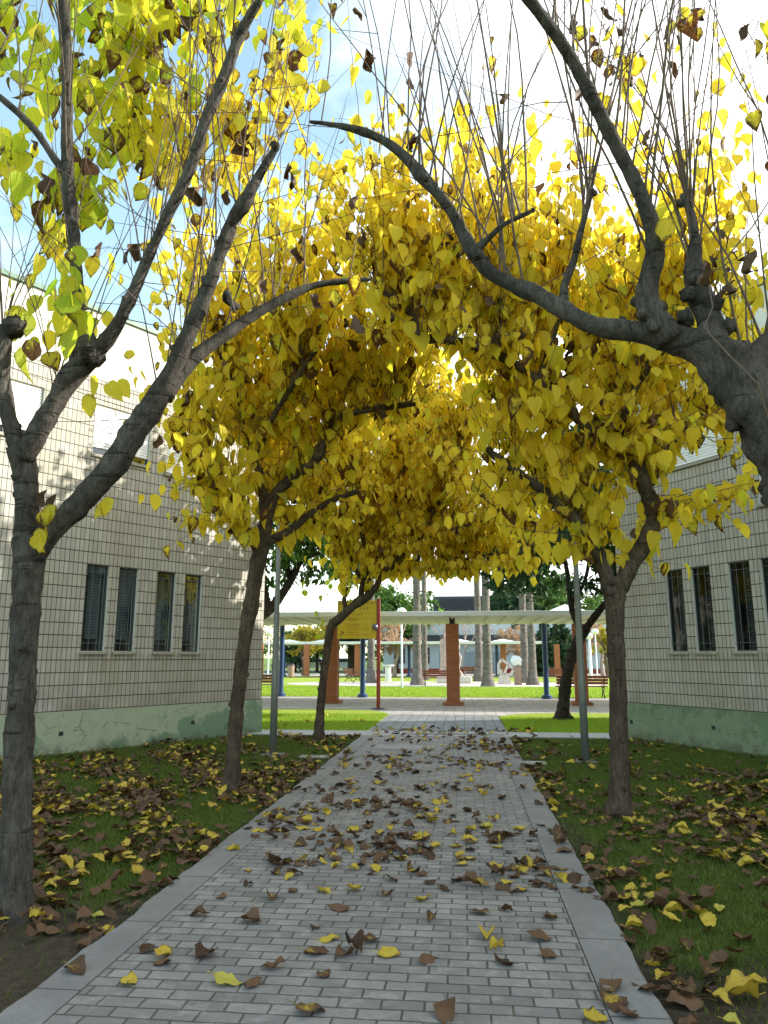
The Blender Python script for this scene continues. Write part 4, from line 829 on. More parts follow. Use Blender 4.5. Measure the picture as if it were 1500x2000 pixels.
def bare(u, D, h, label):
    x, y = toW((u-750)/FPX*D, D); o = thing('bare_tree', label, 'tree', (x, y, 0), 0, 'leafless trees before the dark louvred block'); mb = MB(); g = np.random.default_rng(int(u))
    def br(p, d, ln, r, k):
        e = p+d*ln; mid = (p+e)/2+g.normal(0, ln*.05, 3); mb.tube([p, mid, e], [r, r*.8, r*.6], 5)
        if k:
            for _ in range(3): br(e-d*ln*g.uniform(0, .35), unit(d+g.normal(0, .33, 3)+np.array((0, 0, .12))), ln*.68, r*.62, k-1)
    br(np.array((0, 0, -.05)), np.array((0, 0, 1.)), h*.36, .085, 4); mb.build('trunk', M['twigp'], o, smooth=True)
def unit(v): return v/np.linalg.norm(v)
for u, D, h, lb in ((866, 66, 6.6, 'leafless pale tree directly behind the middle brick pillar'), (905, 67, 7.0, 'leafless pale tree just right of the middle pillar above the canopy'), (952, 68, 6.8, 'leafless pale tree above the canopy behind the broad footed palm')): bare(u, D, h, lb)
# far belt of trees closing the horizon
cs = []
for k in range(60):
    x = -150+k*5.2+rng.normal(0, 1.5); hgt = rng.uniform(3.5, 6.5); cs.append(((x, 150+rng.normal(0, 6), hgt*.55), (4.0, 3.5, hgt*.55)))
o = clumps('tree_belt', cs, 26000, .5, M['green'], None, (0, 0, 0)); tag(o, kind='stuff')

# ------------------------------------------------------------------ plaza structures
def pillar(p, label, h=2.72, w=.42, rz=-.06, far=False):
    o = thing('brick_pillar', label, 'pillar', p, rz, 'brick pillars under the canopies'); MB().bbox(-w/2, w/2, -w/2, w/2, .1, h, .008).build('shaft', M['brickw'], o)
    if not far:
        MB().bbox(-w/2-.13, w/2+.13, -w/2-.13, w/2+.13, 0, .1, .01).build('base', M['brickw'], o); MB().box(-.09, .09, -.09, .09, h+.001, h+.26).build('steel_stub', M['band'], o)
    return o
pillar(gp(648, 1373), 'brick pillar under the near canopy behind the yellow sign'); pillar(gp(886, 1377), 'brick pillar standing free in the middle of the view under the near canopy'); pillar(gp(1137, 1377), 'brick pillar under the near canopy behind the right lamp post')
pillar(Vector((-8.96, 27.0, 0)), 'brick pillar under the near canopy hidden behind the left building')
def column(p, label, h=2.9, r=.105, group='blue steel columns'):
    o = thing('blue_column', label, 'column', p, 0, group); MB().lathe([(r, .1), (r, h)], 18).build('shaft', M['blue'], o, smooth=False)
    MB().lathe([(r*2.0, 0), (r*2.0, .11), (r*1.8, .13), (r*1.15, .16)], 20).build('flange', M['blue'], o); return o
for q, lb in (((548, 1360), 'blue column at the left end of the near canopy, beside the left lamp pole'), ((708, 1362), 'blue column under the near canopy just below the yellow sign'), ((1068, 1365), 'blue column under the near canopy left of the dark forked tree')): column(gp(*q), lb)
column(Vector((-.47, 30.2, 0)), 'blue column hidden behind the middle brick pillar')
# near canopy: shallow tented modules on a slab
CY0, CY1, CZ = 24.6, 31.0, 2.93
def canopy(name, label, x0, x1, y0, y1, z, peaks, ph, th, pw):
    o = thing(name, label, 'canopy', ((x0+x1)/2, (y0+y1)/2, z)); mb = MB(); ox, oy = (x0+x1)/2, (y0+y1)/2
    mb.bbox(x0-ox, x1-ox, y0-oy, y1-oy, 0, th, .02)
    for k in range(int((x1-x0)/.6)): mb.box(x0-ox+k*.6+.02, x0-ox+k*.6+.07, y0-oy+.05, y1-oy-.05, -.05, -.001)
    mb.build('roof_deck', M['canopy'], o)
    e = MB().bbox(x0-ox-.03, x1-ox+.03, y0-oy-.05, y0-oy-.003, -.01, th+.03, .01); e.build('fascia', M['white'], o)
    for px in peaks: MB().add([(px-ox-pw, -pw, th+.002), (px-ox+pw, -pw, th+.002), (px-ox+pw, pw, th+.002), (px-ox-pw, pw, th+.002), (px-ox, 0, th+ph)], [(0, 1, 4), (1, 2, 4), (2, 3, 4), (3, 0, 4), (3, 2, 1, 0)]).build('tent_peak', M['white'], o)
    return o
canopy('canopy', 'long cream canopy roof running across the plaza on brick pillars and blue columns', -13, 12, CY0, CY1, CZ, (-4.9, 3.75), .45, .12, 1.1)
canopy('canopy', 'thin white canopy further back beyond the lawn', -17, 6.2, 59.5, 64, 2.62, (-14.5, -11.5, -7.5, -.3, 3.2), .26, .16, 1.2)
for u, lb in ((518, 'far brick pillar at the left end of the far canopy'), (605, 'far brick pillar left of the leaning mulberry'), (700, 'far brick pillar below the yellow sign'), (974, 'far brick pillar behind the pierced sculpture'), (1075, 'far brick pillar just right of the right blue column')):
    D = 60.5; x, y = toW((u-750)/FPX*D*1.02, D); pillar(Vector((x, y, 0)), lb, 2.6, .42, 0, True)
for u, lb in ((562, 'blue column of the far canopy left of the ochre tree'), (797, 'blue column of the far canopy right of the white lamp post'), (962, 'blue column of the far canopy right of the flared palm'), (1048, 'blue column of the far canopy before the dark conifer')):
    D = 63; x, y = toW((u-750)/FPX*D*1.02, D); column(Vector((x, y, 0)), lb, 2.6, .13)

# sign
sb = gp(739, 1385); s = thing('sign', 'yellow direction sign board on a red post beside the grass edge', 'sign', sb, -.03)
SD = depth(sb); zt = 3.42; z1, z0 = 3.38, 2.17
MB().bbox(-.055, .055, -.055, .055, -.02, zt, .006).build('post', M['red'], s)
MB().bbox(-.20, .20, -.20, .20, .015, .028, .004).build('foot_plate', M['band'], s)
bd = MB().bbox(-1.33, -.057, -.03, .03, z0, z1, .006).build('board', M['yel'], s)
mb = MB()
for z in (3.22, 3.05, 2.88, 2.70): mb.box(-1.30, -.10, -.0345, -.031, z, z+.012)
mb.build('rule_lines', M['line'], bd)
mb = MB()
for w_, r in ((.34, .012), (.26, .010)):          # outlined U emblem near the post
    pts = [(-.42+w_/2*math.cos(a), -.033, 2.52+w_*.9*math.sin(a)) for a in np.linspace(math.pi, 2*math.pi, 14)]; pts = [(-.42-w_/2, -.033, 2.86)]+pts+[(-.42+w_/2, -.033, 2.86)]; mb.tube(pts, [r*.5]*len(pts), 4)
mb.build('emblem', M['line'], bd)
def text(body, x, z, size, parent, mat):
    cu = bpy.data.curves.new('text', 'FONT'); cu.body = body; cu.size = size; cu.extrude = .001; to = bpy.data.objects.new('text', cu); COL.objects.link(to); bpy.context.view_layer.update()
    me = bpy.data.meshes.new_from_object(to.evaluated_get(bpy.context.evaluated_depsgraph_get())); bpy.data.objects.remove(to)
    me.materials.append(mat); o = bpy.data.objects.new('lettering', me); link(o, parent); o.location = (x, -.033, z); o.rotation_euler = (math.pi/2, 0, 0); return o
text('2 y 3', -.62, 3.08, .15, bd, M['text'])
mb = MB()   # small lines of lettering, too small to read in the photograph
g = np.random.default_rng(5)
for z, x0, x1, h in ((3.28, -.46, -.12, .05), (3.28, -1.28, -1.14, .05), (2.92, -.86, -.52, .035), (2.79, -1.0, -.66, .035), (2.745, -1.0, -.66, .03), (2.60, -1.02, -.58, .035), (2.54, -1.02, -.62, .03), (2.46, -1.02, -.62, .03), (2.36, -1.0, -.64, .035), (2.28, -1.0, -.26, .03), (2.46, -.60, -.30, .03)):
    x = x0; mb = MB(); mb.box(x0, x1, -.0338, -.0312, z-.004, z-.001)
    while x < x1:
        w_ = g.uniform(.012, .022); k = g.integers(0, 4)
        mb.box(x, x+.005, -.034, -.031, z, z+h)
        if k: mb.box(x+.005, x+w_, -.034, -.031, z+h*(.0 if k == 1 else .45), z+h*(.0 if k == 1 else .45)+.006)
        if k == 3: mb.box(x+w_-.004, x+w_, -.0345, -.0315, z, z+h*.7)
        x += w_+(.008 if g.random() < .85 else .03)
    mb.build('text_line', M['text'], bd)
mb = MB(); mb.add([(-1.27, -.034, 2.26), (-1.25, -.034, 2.24), (-1.13, -.034, 2.36), (-1.15, -.034, 2.38)], [(0, 1, 2, 3)]); mb.box(-1.22, -1.115, -.036, -.032, 2.375, 2.395); mb.box(-1.135, -1.115, -.037, -.0325, 2.29, 2.374); mb.build('arrow', M['red'], bd)
kb = MB(); V, F = knob((-.12, -.09, 2.53), .095, np.random.default_rng(1)); V = []
for i in range(9):
    for j in range(16): th = math.pi*i/8; a_ = 2*math.pi*j/16; V.append((-.10+.10*math.sin(th)*math.cos(a_), -.07+.10*math.sin(th)*math.sin(a_), 2.53+.11*math.cos(th)))
kb.add(V, [(i*16+j, i*16+(j+1) % 16, (i+1)*16+(j+1) % 16, (i+1)*16+j) for i in range(8) for j in range(16)]); kb.build('round_knob', M['bolt'], s, smooth=True)

# lamp poles
def near_pole(u, v, label, h, topu, topv):
    b = gp(u, v); o = thing('lamp_pole', label, 'street lamp', b, 0, 'grey lamp poles on the lawns'); MB().lathe([(.062, 0), (.06, 1.2), (.045, h*.6), (.036, h)], 16).build('pole', M['pole'], o, smooth=True)
    MB().bbox(-.17, .17, -.17, .17, -.01, .022, .006).build('foot_plate', M['metal_l'], o); mb = MB()
    mb.lathe([(.03, h), (.10, h+.05), (.19, h+.16), (.22, h+.32), (.17, h+.48), (.06, h+.56)], 18); mb.build('globe', M['lens'], o, smooth=True)
near_pole(533, 1475, 'grey lamp pole on the left lawn between the second and third mulberries', 4.3, 0, 0); near_pole(1144, 1488, 'grey lamp pole on the right lawn in front of the dark forked tree', 4.3, 0, 0)
def white_lamp(u, v, vt, label, r=.055):
    b = gp(u, v); D = depth(b); h = EYE+(1283-vt)/FPX*D*1.0; o = thing('plaza_lamp', label, 'street lamp', b, 0, 'white globe lamps on the plaza lawn')
    MB().lathe([(r*1.3, 0), (r*1.3, .3), (r, .34), (r*.85, h-.2)], 12).build('pole', M['white'], o, smooth=True); R = .26; prof = [(R*math.sin(t)*1.0+.001, h+R*(1-math.cos(t))*.9-.25) for t in np.linspace(.15, math.pi, 10)]
    MB().lathe(prof, 16).build('globe', M['lens'], o, smooth=True)
white_lamp(785, 1345, 1197, 'white globe lamp right of the red sign post, its globe above the near canopy'); white_lamp(523, 1328, 1236, 'thin white lamp post at far left next to the building corner'); white_lamp(533, 1327, 1233, 'thin white lamp post just behind the left grey lamp pole')
white_lamp(1167, 1327, 1235, 'white globe lamp at right seen between the dark tree and the second right mulberry'); white_lamp(1155, 1331, 1243, 'thicker pale lamp post beside the globe lamp at right', .11)

# benches
def bench(p, rz, label, L_=1.9):
    o = thing('bench', label, 'bench', p, rz, 'red slatted benches'); mb = MB()
    for k in range(4): mb.bbox(-L_/2, L_/2, -.20+k*.115, -.20+k*.115+.095, .43, .465, .006)
    mb.build('seat', M['benchw'], o); mb = MB()
    for k in range(3):
        z = .54+k*.12; y = .275+k*.035; mb.add([(-L_/2, y, z), (L_/2, y, z), (L_/2, y+.03, z+.095), (-L_/2, y+.03, z+.095), (-L_/2, y+.03, z-.008), (L_/2, y+.03, z-.008), (L_/2, y+.058, z+.087), (-L_/2, y+.058, z+.087)], [(0, 1, 2, 3), (4, 7, 6, 5), (0, 4, 5, 1), (3, 2, 6, 7), (0, 3, 7, 4), (1, 5, 6, 2)])
    mb.build('backrest', M['benchw'], o)
    for x in (-L_/2+.15, L_/2-.15):
        l = MB(); l.tube([(x, -.24, 0), (x, -.17, .12), (x, -.10, .22), (x, -.18, .42)], [.028, .022, .022, .022], 6); l.tube([(x, .30, 0), (x, .22, .14), (x, .12, .22), (x, .22, .42), (x, .33, .60), (x, .40, .90)], [.028, .022, .022, .022, .02, .018], 6); l.tube([(x, -.10, .22), (x, .12, .22)], [.02, .02], 6); l.tube([(x, -.2, .41), (x, .22, .41)], [.018, .018], 6); l.tube([(x, -.20, .42), (x, -.22, .64), (x, .32, .66)], [.016, .018, .016], 6); l.build('leg', M['bench_iron'], o, smooth=True)
    return o
bench(gp(1136, 1363), math.pi, 'red slatted bench behind the brick pillar at right, facing away', 2.0); bench(gp(503, 1358), math.pi, 'red slatted bench at far left, only its right end showing past the building corner', 2.0)
bench(gp(690, 1333), math.radians(118), 'red bench seen from its end left of the blue column, on the lawn'); bench(gp(862, 1340), math.pi, 'dark red bench partly behind the middle brick pillar, facing away', 2.1); bench(gp(908, 1325), math.pi-.4, 'red bench far back just right of the middle brick pillar', 1.9); bench(gp(1092, 1332), math.radians(200), 'red bench beyond the right blue column, left of the dark forked tree', 2.0)

# sculptures
def rough_mesh(V, F, amp, g): return [(x+g.normal(0, amp), y+g.normal(0, amp), z+g.normal(0, amp)) for x, y, z in V], F
g = np.random.default_rng(11)
def slabstone(name, label, p, outline, th, mat, rz=0):
    """upright stone: front outline (x,z) extruded, faces roughened"""
    o = thing(name, label, 'sculpture', p, rz); n = len(outline); V = []; 
    for y in (-th/2, -th/4, th/4, th/2):
        k = .94 if abs(y) == th/2 else 1.0
        V += [(x*k+g.normal(0, .02), y+g.normal(0, .02), z+g.normal(0, .01)) for x, z in outline]
    F = [tuple(range(n-1, -1, -1)), tuple(3*n+i for i in range(n))]+[(j*n+i, j*n+(i+1) % n, (j+1)*n+(i+1) % n, (j+1)*n+i) for j in range(3) for i in range(n)]
    return o, V, F
o, V, F = slabstone('stone_stele', 'tall pinkish stone stele partly hidden behind the middle brick pillar', gp(882, 1334), [(-.72, 0), (.62, 0), (.66, .6), (.50, .8), (.58, 1.3), (.66, 1.55), (.5, 1.9), (.58, 2.3), (.36, 2.62), (-.2, 2.68), (-.68, 2.66), (-.72, 2.0), (-.66, 1.4), (-.74, .8)], .7, None)
MB().add(V, F).build('shaft', M['pinkst'], o); MB().bbox(-.9, 1.25, -.7, .5, 0, .42, .05).build('plinth', M['stone'], o)
p = gp(985, 1336); o = thing('pierced_sculpture', 'white sculpture with a pierced slanted head, right of the flared palm', 'sculpture', p, 0)
k = depth(p)/FPX
def px(x, y): return (x*k, -y*k)
MB().add([(-12*k, -.35, 0), (13*k, -.35, 0), (9*k, -.22, 17*k), (-9*k, -.22, 17*k), (-12*k, .35, 0), (13*k, .35, 0), (9*k, .22, 17*k), (-9*k, .22, 17*k)], [(0, 1, 2, 3), (5, 4, 7, 6), (0, 4, 5, 1), (1, 5, 6, 2), (2, 6, 7, 3), (3, 7, 4, 0)]).build('block', M['stone'], o)
def ring_prism(outer, inners, th):
    mb = MB()
    def bar(a, b, w):
        ax, az = a; bx, bz = b; L_ = math.hypot(bx-ax, bz-az); nx, nz = -(bz-az)/L_*w/2, (bx-ax)/L_*w/2; V = [(ax+nx, -th, az+nz), (bx+nx, -th, bz+nz), (bx-nx, -th, bz-nz), (ax-nx, -th, az-nz)]; V += [(x, th, z) for x, y, z in V]; mb.add(V, [(0, 1, 2, 3), (7, 6, 5, 4), (0, 4, 5, 1), (1, 5, 6, 2), (2, 6, 7, 3), (3, 7, 4, 0)])
    return mb, bar
mb, bar = ring_prism(None, None, .18)
P_ = [(-10*k, 17*k), (-10*k, 38*k), (-3*k, 46*k), (19*k, 28*k), (12*k, 18*k)]
for a_, b_ in zip(P_, P_[1:]+P_[:1]): bar(a_, b_, 4.2*k)
bar((0, 18*k), (8*k, 36*k), 4*k); mb.box(-10*k, -3*k, -.17, .17, 17.5*k, 27*k); mb.build('pierced_head', M['stone'], o)
p = gp(1012, 1338); o = thing('rock_sculpture', 'rough white rock balanced on a round brown stone drum', 'sculpture', p, 0)
MB().lathe([(.22, 0), (.215, .5), (.21, 1.05)], 18).build('drum', M['brownst'], o, smooth=False)
V = []; F = []
for i in range(8):
    for j in range(12):
        th = math.pi*i/7; a_ = 2*math.pi*j/12; q = .33*(1+g.uniform(-.16, .16)) if 0 < i < 7 else .3; V.append((-.06+q*math.sin(th)*math.cos(a_), q*math.sin(th)*math.sin(a_), 1.36+q*math.cos(th)*.95))
F = [(i*12+j, i*12+(j+1) % 12, (i+1)*12+(j+1) % 12, (i+1)*12+j) for i in range(7) for j in range(12)]
MB().add(V, F).build('rock', M['marble'], o)
p = gp(758, 1330); o = thing('pedestal_table', 'small round white table on a column, right of the red sign post', 'table', p, 0)
MB().lathe([(.22, 0), (.2, .1), (.2, 1.0)], 14).build('column', M['white'], o); MB().lathe([(.42, 1.0), (.42, 1.07)], 20).build('table_top', M['white'], o)
p = gp(568, 1324); o = thing('litter_bin', 'brown litter bin between the blue column and the far brick pillar', 'bin', p, 0); MB().lathe([(.24, .1), (.28, .95)], 14).build('body', M['brownst'], o); MB().lathe([(.30, .95), (.30, 1.0), (.2, 1.08)], 14).build('lid', M['band'], o); MB().lathe([(.06, 0), (.06, .1)], 8).build('stem', M['band'], o)

# pale building behind the palms
by = 76; x0 = toW((748-750)/FPX*by, by)[0]; B = thing('pale_building', 'pale blue grey low building with a dark band, behind the palms and sculptures', 'building', (x0, by, 0), 0)
MB().box(0, 26, 0, 9, 0, 3.1).build('wall', M['bwall'], B); MB().box(-.3, 26.3, -1.2, 9, 3.1, 3.75).build('fascia_band', M['band'], B); MB().box(-.1, 26, -.9, 9, 3.75, 5.15).build('upper_wall', M['bwall'], B); MB().box(-.2, 26.2, -1.0, 9, 5.152, 5.3).build('roof_edge', M['slate'], B)
MB().box(.1, 25.9, -.05, -.001, .0, .45).build('red_base', M['red'], B)
for x, w_ in ((1.1, 1.1), (3.5, 1.2)):
    f = MB().box(x, x+w_, -.06, -.002, .95, 2.5).build('window', M['band'], B); mb = MB()
    for q in (.33, .66): mb.box(x+w_*q-.02, x+w_*q+.02, -.075, -.061, .95, 2.5); 
    mb.box(x, x+w_, -.0755, -.0615, 1.7, 1.74); mb.build('glazing_bars', M['bwall'], f)
for x in (5.7, 8.2, 11.0, 13.2): MB().box(x, x+1.0, -.06, -.052, .03, 2.1).build('door', M['door'], B)
f = MB().box(12.9, 13.7, -.96, -.902, 4.3, 4.9).build('window', M['band'], B)
B2 = thing('louvred_block', 'dark slate louvred upper block seen above the canopy behind the leafless trees', 'building', (toW((846-750)/FPX*92, 92)[0], 91, 0), 0)
MB().box(0, 8.0, 0, 6, 0, 8.9).build('wall', M['slate'], B2); mb = MB()
for q in range(12): mb.box(.1, 7.9, -.12, -.02, 5.6+q*.26, 5.6+q*.26+.12)
mb.build('louvre_screen', M['band'], B2)

# parked cars beyond the trees at left
def car(p, rz, mat, label):
    o = thing('parked_car', label, 'car', p, rz, 'cars parked beyond the trees'); prof = [(-2.1, .35), (-2.15, .75), (-1.9, .95), (-1.35, 1.0), (-.85, 1.42), (.75, 1.45), (1.25, 1.02), (2.0, .88), (2.12, .55), (2.05, .3)]
    V = [(x, -.85, z) for x, z in prof]+[(x, .85, z) for x, z in prof]; n = len(prof); V = [(x, y*(.85 if z > 1.3 else 1), z) for x, y, z in V]
    MB().add(V, [tuple(range(n)), tuple(range(2*n-1, n-1, -1))]+[(i, i+n, (i+1) % n+n, (i+1) % n) for i in range(n)]).build('body', mat, o)
    w = MB(); 
    for sy in (-1, 1): w.add([(-1.2, sy*.872, 1.02), (1.1, sy*.872, 1.02), (.7, sy*.76, 1.38), (-.8, sy*.76, 1.38)], [(0, 1, 2, 3)])
    w.build('windows', M['band'], o)
    for x in (-1.3, 1.3):
        for sy in (-1, 1):
            V, F = tube_np([(x, sy*.72, .32), (x, sy*.89, .32)], [.32, .32], 14); wh = MB().add(V.tolist(), F).build('wheel', M['tyre'], o); V, F = tube_np([(x, sy*.885, .32), (x, sy*.90, .32)], [.18, .18], 12); MB().add(V.tolist(), F).build('rim', M['white'], wh)
for u, m_, lb in ((617, 'car_w', 'white car parked beyond the lawn, seen just right of the far brick pillar'), (572, 'car_g', 'grey car parked beyond the lawn at the left, behind the litter bin'), (668, 'car_w', 'white car parked beyond the lawn behind the left brick pillar')):
    x, y = toW((u-750)/FPX*86, 86); car(Vector((x, y, .004)), .1, M[m_], lb)

# ------------------------------------------------------------------ lids and gratings in the paving
def lid(name, label, cx, cy, w, d, z, mat, round_=False):
    if round_: o = MB().lathe([(w, z-.03), (w, z+.003), (w*.97, z+.006), (w*.94, z+.0035)], 32, 0, 0).build(name, mat)
    else: o = MB().bbox(-w/2, w/2, -d/2, d/2, z-.02, z+.006, .004).build(name, mat)
    o.location = (cx, cy, 0); tag(o, label, 'cover'); return o
q = gp(640, 1650); lid('manhole_cover', 'round paved manhole cover set in the brick path under a clump of leaves', q.x, q.y, .33, 0, .032, M['kerb'], True)
q = gp(775, 1463); lid('access_cover', 'rectangular metal cover set in the brick path near its far end', q.x, q.y, .9, .62, .032, M['metal_l'])
q = gp(615, 1479); lid('access_cover', 'small concrete cover in the left lawn edge by the leaning mulberry', q.x, q.y, .5, .3, .012, M['slab']); q = gp(1040, 1491); lid('access_cover', 'small concrete cover in the right lawn edge near the lamp pole', q.x, q.y, .42, .3, .012, M['slab'])
mb = MB(); 
for i in range(40): mb.box(-1.0+i*.05, -1.0+i*.05+.03, -.1, .1, 0, .008)
mb.box(-1.02, 1.0, -.12, -.1005, 0, .009); mb.box(-1.02, 1.0, .1005, .12, 0, .009); o = mb.build('drain_grating', M['metal_l']); o.location = (-.2, 15.9, .0305); tag(o, 'drain grating across the cross path at the end of the brick path', 'grating')

# ------------------------------------------------------------------ fallen leaves
def fallen_template(seed):
    g = np.random.default_rng(seed); V, F, U = leaf_template(9, 7, 0, 0); V = V.copy(); V[:, 1] -= .5
    cx, cy, tw = g.uniform(-.5, 1.25), g.uniform(-.5, .55), g.uniform(-.45, .45); x, y = V[:, 0].copy(), V[:, 1].copy()
    V[:, 2] = cx*x*x*1.5+cy*y*y*.8+tw*x*y*1.3+.05*np.sin(9*x+g.random()*6)+.045*np.sin(11*y+g.random()*6)+g.normal(0, .008, len(V))
    V[:, 0] *= g.uniform(.7, 1.0); V[:, 2] -= np.quantile(V[:, 2], .04)
    # petiole
    a0 = V[3]; P = np.array([a0, a0+(g.normal(0, .05), -.16, .05), a0+(g.normal(0, .12), -.34, g.uniform(.0, .12))]); n0 = len(V); pv = []
    for i, p_ in enumerate(P):
        for a_ in range(3): pv.append(p_+np.array((math.cos(a_*2.1), 0, math.sin(a_*2.1)))*.014)
    pf = [(n0+i*3+a_, n0+i*3+(a_+1) % 3, n0+(i+1)*3+(a_+1) % 3, n0+(i+1)*3+a_) for i in range(2) for a_ in range(3)]
    V = np.concatenate([V, pv]); U = np.concatenate([U, np.tile([[.5, .02]], (9, 1))]); V[:, 2] = np.maximum(V[:, 2], .004); return V, np.concatenate([F, np.array(pf)]), U
FT = [fallen_template(s_) for s_ in range(12)]
SPOTS = [  # u, v, colour, size, label
 (450,1923,'p',.17,'pale yellow heart shaped leaf lying flat on the front of the brick path'),(492,1926,'b',.13,None),(530,1893,'b',.14,'brown leaf curled upright right beside the pale yellow leaf'),(407,1867,'d',.15,'dark dry leaf folded like a tent on the brick path, left front'),
 (612,1978,'m',.17,'brown and yellow leaf at the bottom edge of the picture, left of centre'),(872,1988,'b',.18,'long brown leaf cut by the bottom edge near the centre'),(634,1905,'m',.10,'small yellow brown leaf below the front centre leaf pile'),
 (694,1857,'d',.16,'topmost dark curled leaf of the front centre pile'),(668,1868,'b',.15,None),(646,1837,'y',.13,'yellow leaf at the back left of the front centre pile'),(762,1867,'y',.14,'yellow leaf with pale stalk at the right end of the front centre pile'),(620,1863,'m',.15,None),(727,1840,'m',.12,None),
 (833,1880,'b',.15,'brown curled leaf alone right of the front centre pile'),(980,1883,'d',.13,'dark grey brown leaf right front on the path'),(950,1834,'y',.15,'bright yellow upright leaf on the right half of the path'),(967,1857,'y',.11,None),(1057,1836,'b',.16,'brown leaf rolled long near the right kerb joint'),(1073,1867,'b',.12,'small brown leaf with long pale stalk near the right kerb joint'),
 (1073,1793,'m',.15,'yellow and brown leaf by the right kerb joint, halfway up the front'),(843,1800,'m',.10,None),(830,1757,'y',.15,'yellow leaf with brown rim in the centre of the path'),(493,1803,'b',.16,'brown crumpled leaf on the left half of the path'),(393,1789,'m',.14,'brown yellow leaf beside the left kerb joint'),(613,1813,'m',.09,None),(660,1777,'b',.17,'long arched brown leaf left of the path centre'),
 (530,1757,'m',.16,'dark leaf with a yellow side lying left of centre'),(433,1753,'b',.11,None),(572,1741,'m',.10,None),(487,1730,'d',.09,None),(627,1743,'y',.13,'crinkled yellow leaf left of the large arched yellow one'),(690,1738,'y',.17,'large arched yellow leaf left of the path centre'),(753,1750,'m',.10,None),
 (1020,1741,'y',.12,'thin yellow leaf seen edge on near the right kerb'),(870,1741,'d',.10,None),(839,1727,'d',.10,None),(910,1717,'b',.15,'brown leaf heap centre right of the path'),(925,1730,'b',.14,None),(895,1722,'d',.13,None),(920,1680,'y',.14,'yellow leaf on top of the heap right of centre'),(973,1693,'y',.14,None),(995,1702,'m',.11,None),
 (1087,1700,'m',.15,'orange brown leaf standing on the right kerb joint'),(1053,1700,'p',.09,None),(833,1671,'m',.13,None),(773,1663,'b',.14,None),(790,1668,'d',.12,None),(887,1655,'y',.11,None),(693,1700,'y',.10,None),(660,1693,'y',.12,None),(737,1687,'m',.11,None),(530,1680,'m',.15,None),(545,1690,'b',.13,None),(483,1702,'y',.08,None),(581,1691,'b',.10,None),(590,1653,'m',.14,None),(605,1640,'b',.15,None),(625,1650,'m',.13,None),(650,1645,'b',.14,None),(453,1662,'y',.12,'yellow leaf near the left kerb joint beside the thin trunk'),(530,1607,'b',.12,None),
 (320,1865,'y',.15,'yellow leaf in the group by the left kerb joint'),(290,1857,'d',.12,None),(320,1884,'b',.12,None),(252,1917,'y',.15,'curled yellow brown leaf alone at the left front of the path'),(1193,1935,'b',.16,None),(1200,1967,'m',.17,'brown yellow leaf on the right kerb at the front'),(1160,1990,'y',.14,'yellow leaf at the bottom edge beside the right kerb'),(1230,1985,'b',.13,None),(1260,1935,'m',.16,'yellow brown leaf hanging over the right kerb edge'),(1100,1665,'b',.17,'reddish brown leaf across the right kerb'),(1060,1615,'b',.12,None),(1075,1625,'m',.11,None),
 (150,1900,'m',.17,None),(205,1810,'b',.17,None),(150,1812,'m',.18,None),(90,1812,'b',.17,None),(1330,1950,'b',.2,'broad tan brown leaf on bare soil at the right front'),(1440,1940,'y',.2,'large yellow and dark leaf on the soil at the bottom right'),(1290,1855,'m',.16,None),(1250,1795,'b',.16,None),(1360,1770,'b',.2,None),(1280,1765,'m',.19,None),(1450,1830,'b',.17,None),
]
FM = {}
def fallen(kind, var):
    if (kind, var) not in FM:
        V, F, U = FT[var]; r = {'p': -.2, 'y': .20, 'm': .48, 'b': .68, 'd': .95}[kind]; gcol = .55 if kind == 'p' else .05; bl = {'p': 0, 'y': .2, 'm': .4, 'b': .9, 'd': 0}[kind]
        FM[kind, var] = npmesh('fallen_leaf', V, F, M['fallen'], None, smooth=True, uv=U, tint=[(r, gcol, bl, 1)]*len(V)); return FM[kind, var], True
    return FM[kind, var], False
KN = {'p': 'pale yellow', 'y': 'yellow', 'm': 'blotched', 'b': 'dry brown', 'd': 'dark shrivelled'}
def put(x, y, z, kind, size, label=None, group=None, tilt=.12):
    o, first = fallen(kind, int(rng.integers(0, 12)))
    if not first: o = o.copy(); link(o)
    o.location = (x, y, z); o.rotation_euler = (rng.normal(0, tilt), rng.normal(0, tilt), rng.uniform(0, 6.28)); o.scale = (size, size, size*rng.uniform(.8, 1.3))
    tag(o, label, 'leaf', group); return o
taken = []; AUTO = []
def where(x, y):
    if KL < x < KR:
        if x < PXL or x > PXR: return ('on the left kerb' if x < 0 else 'on the right kerb'), 'kerb'
        return 'on the brick path', 'path'
    return ('on the left lawn' if x < 0 else 'on the right lawn'), 'lawn'
cnt = 0
for u, v, kind, size, lb in SPOTS:
    p_ = gp(u, v, .03); z = .038 if KL < p_.x < KR else .012; w_, _ = where(p_.x, p_.y); g_n = None if lb else '%s leaves %s' % (KN[kind], w_)
    o = put(p_.x, p_.y, z, kind, size*.88, lb, g_n or 'fallen leaves singled out', .15)
    if not lb: AUTO.append((o, kind, p_.x, p_.y, w_))
    taken.append((p_.x, p_.y)); cnt += 1
def pile(x, y):  # drift density: lawn centres thick with leaves, clumpier further off
    s_ = .5+.5*math.sin(x*1.9+.7)*math.sin(y*1.3+1.1)+.35*math.sin(x*4.1+y*2.7); return max(.05, s_)
rnd = random.Random(4); tries = 0; DR = [(rnd.uniform(-1.8, .7), rnd.uniform(4.9, 15.4)) for _ in range(46)]
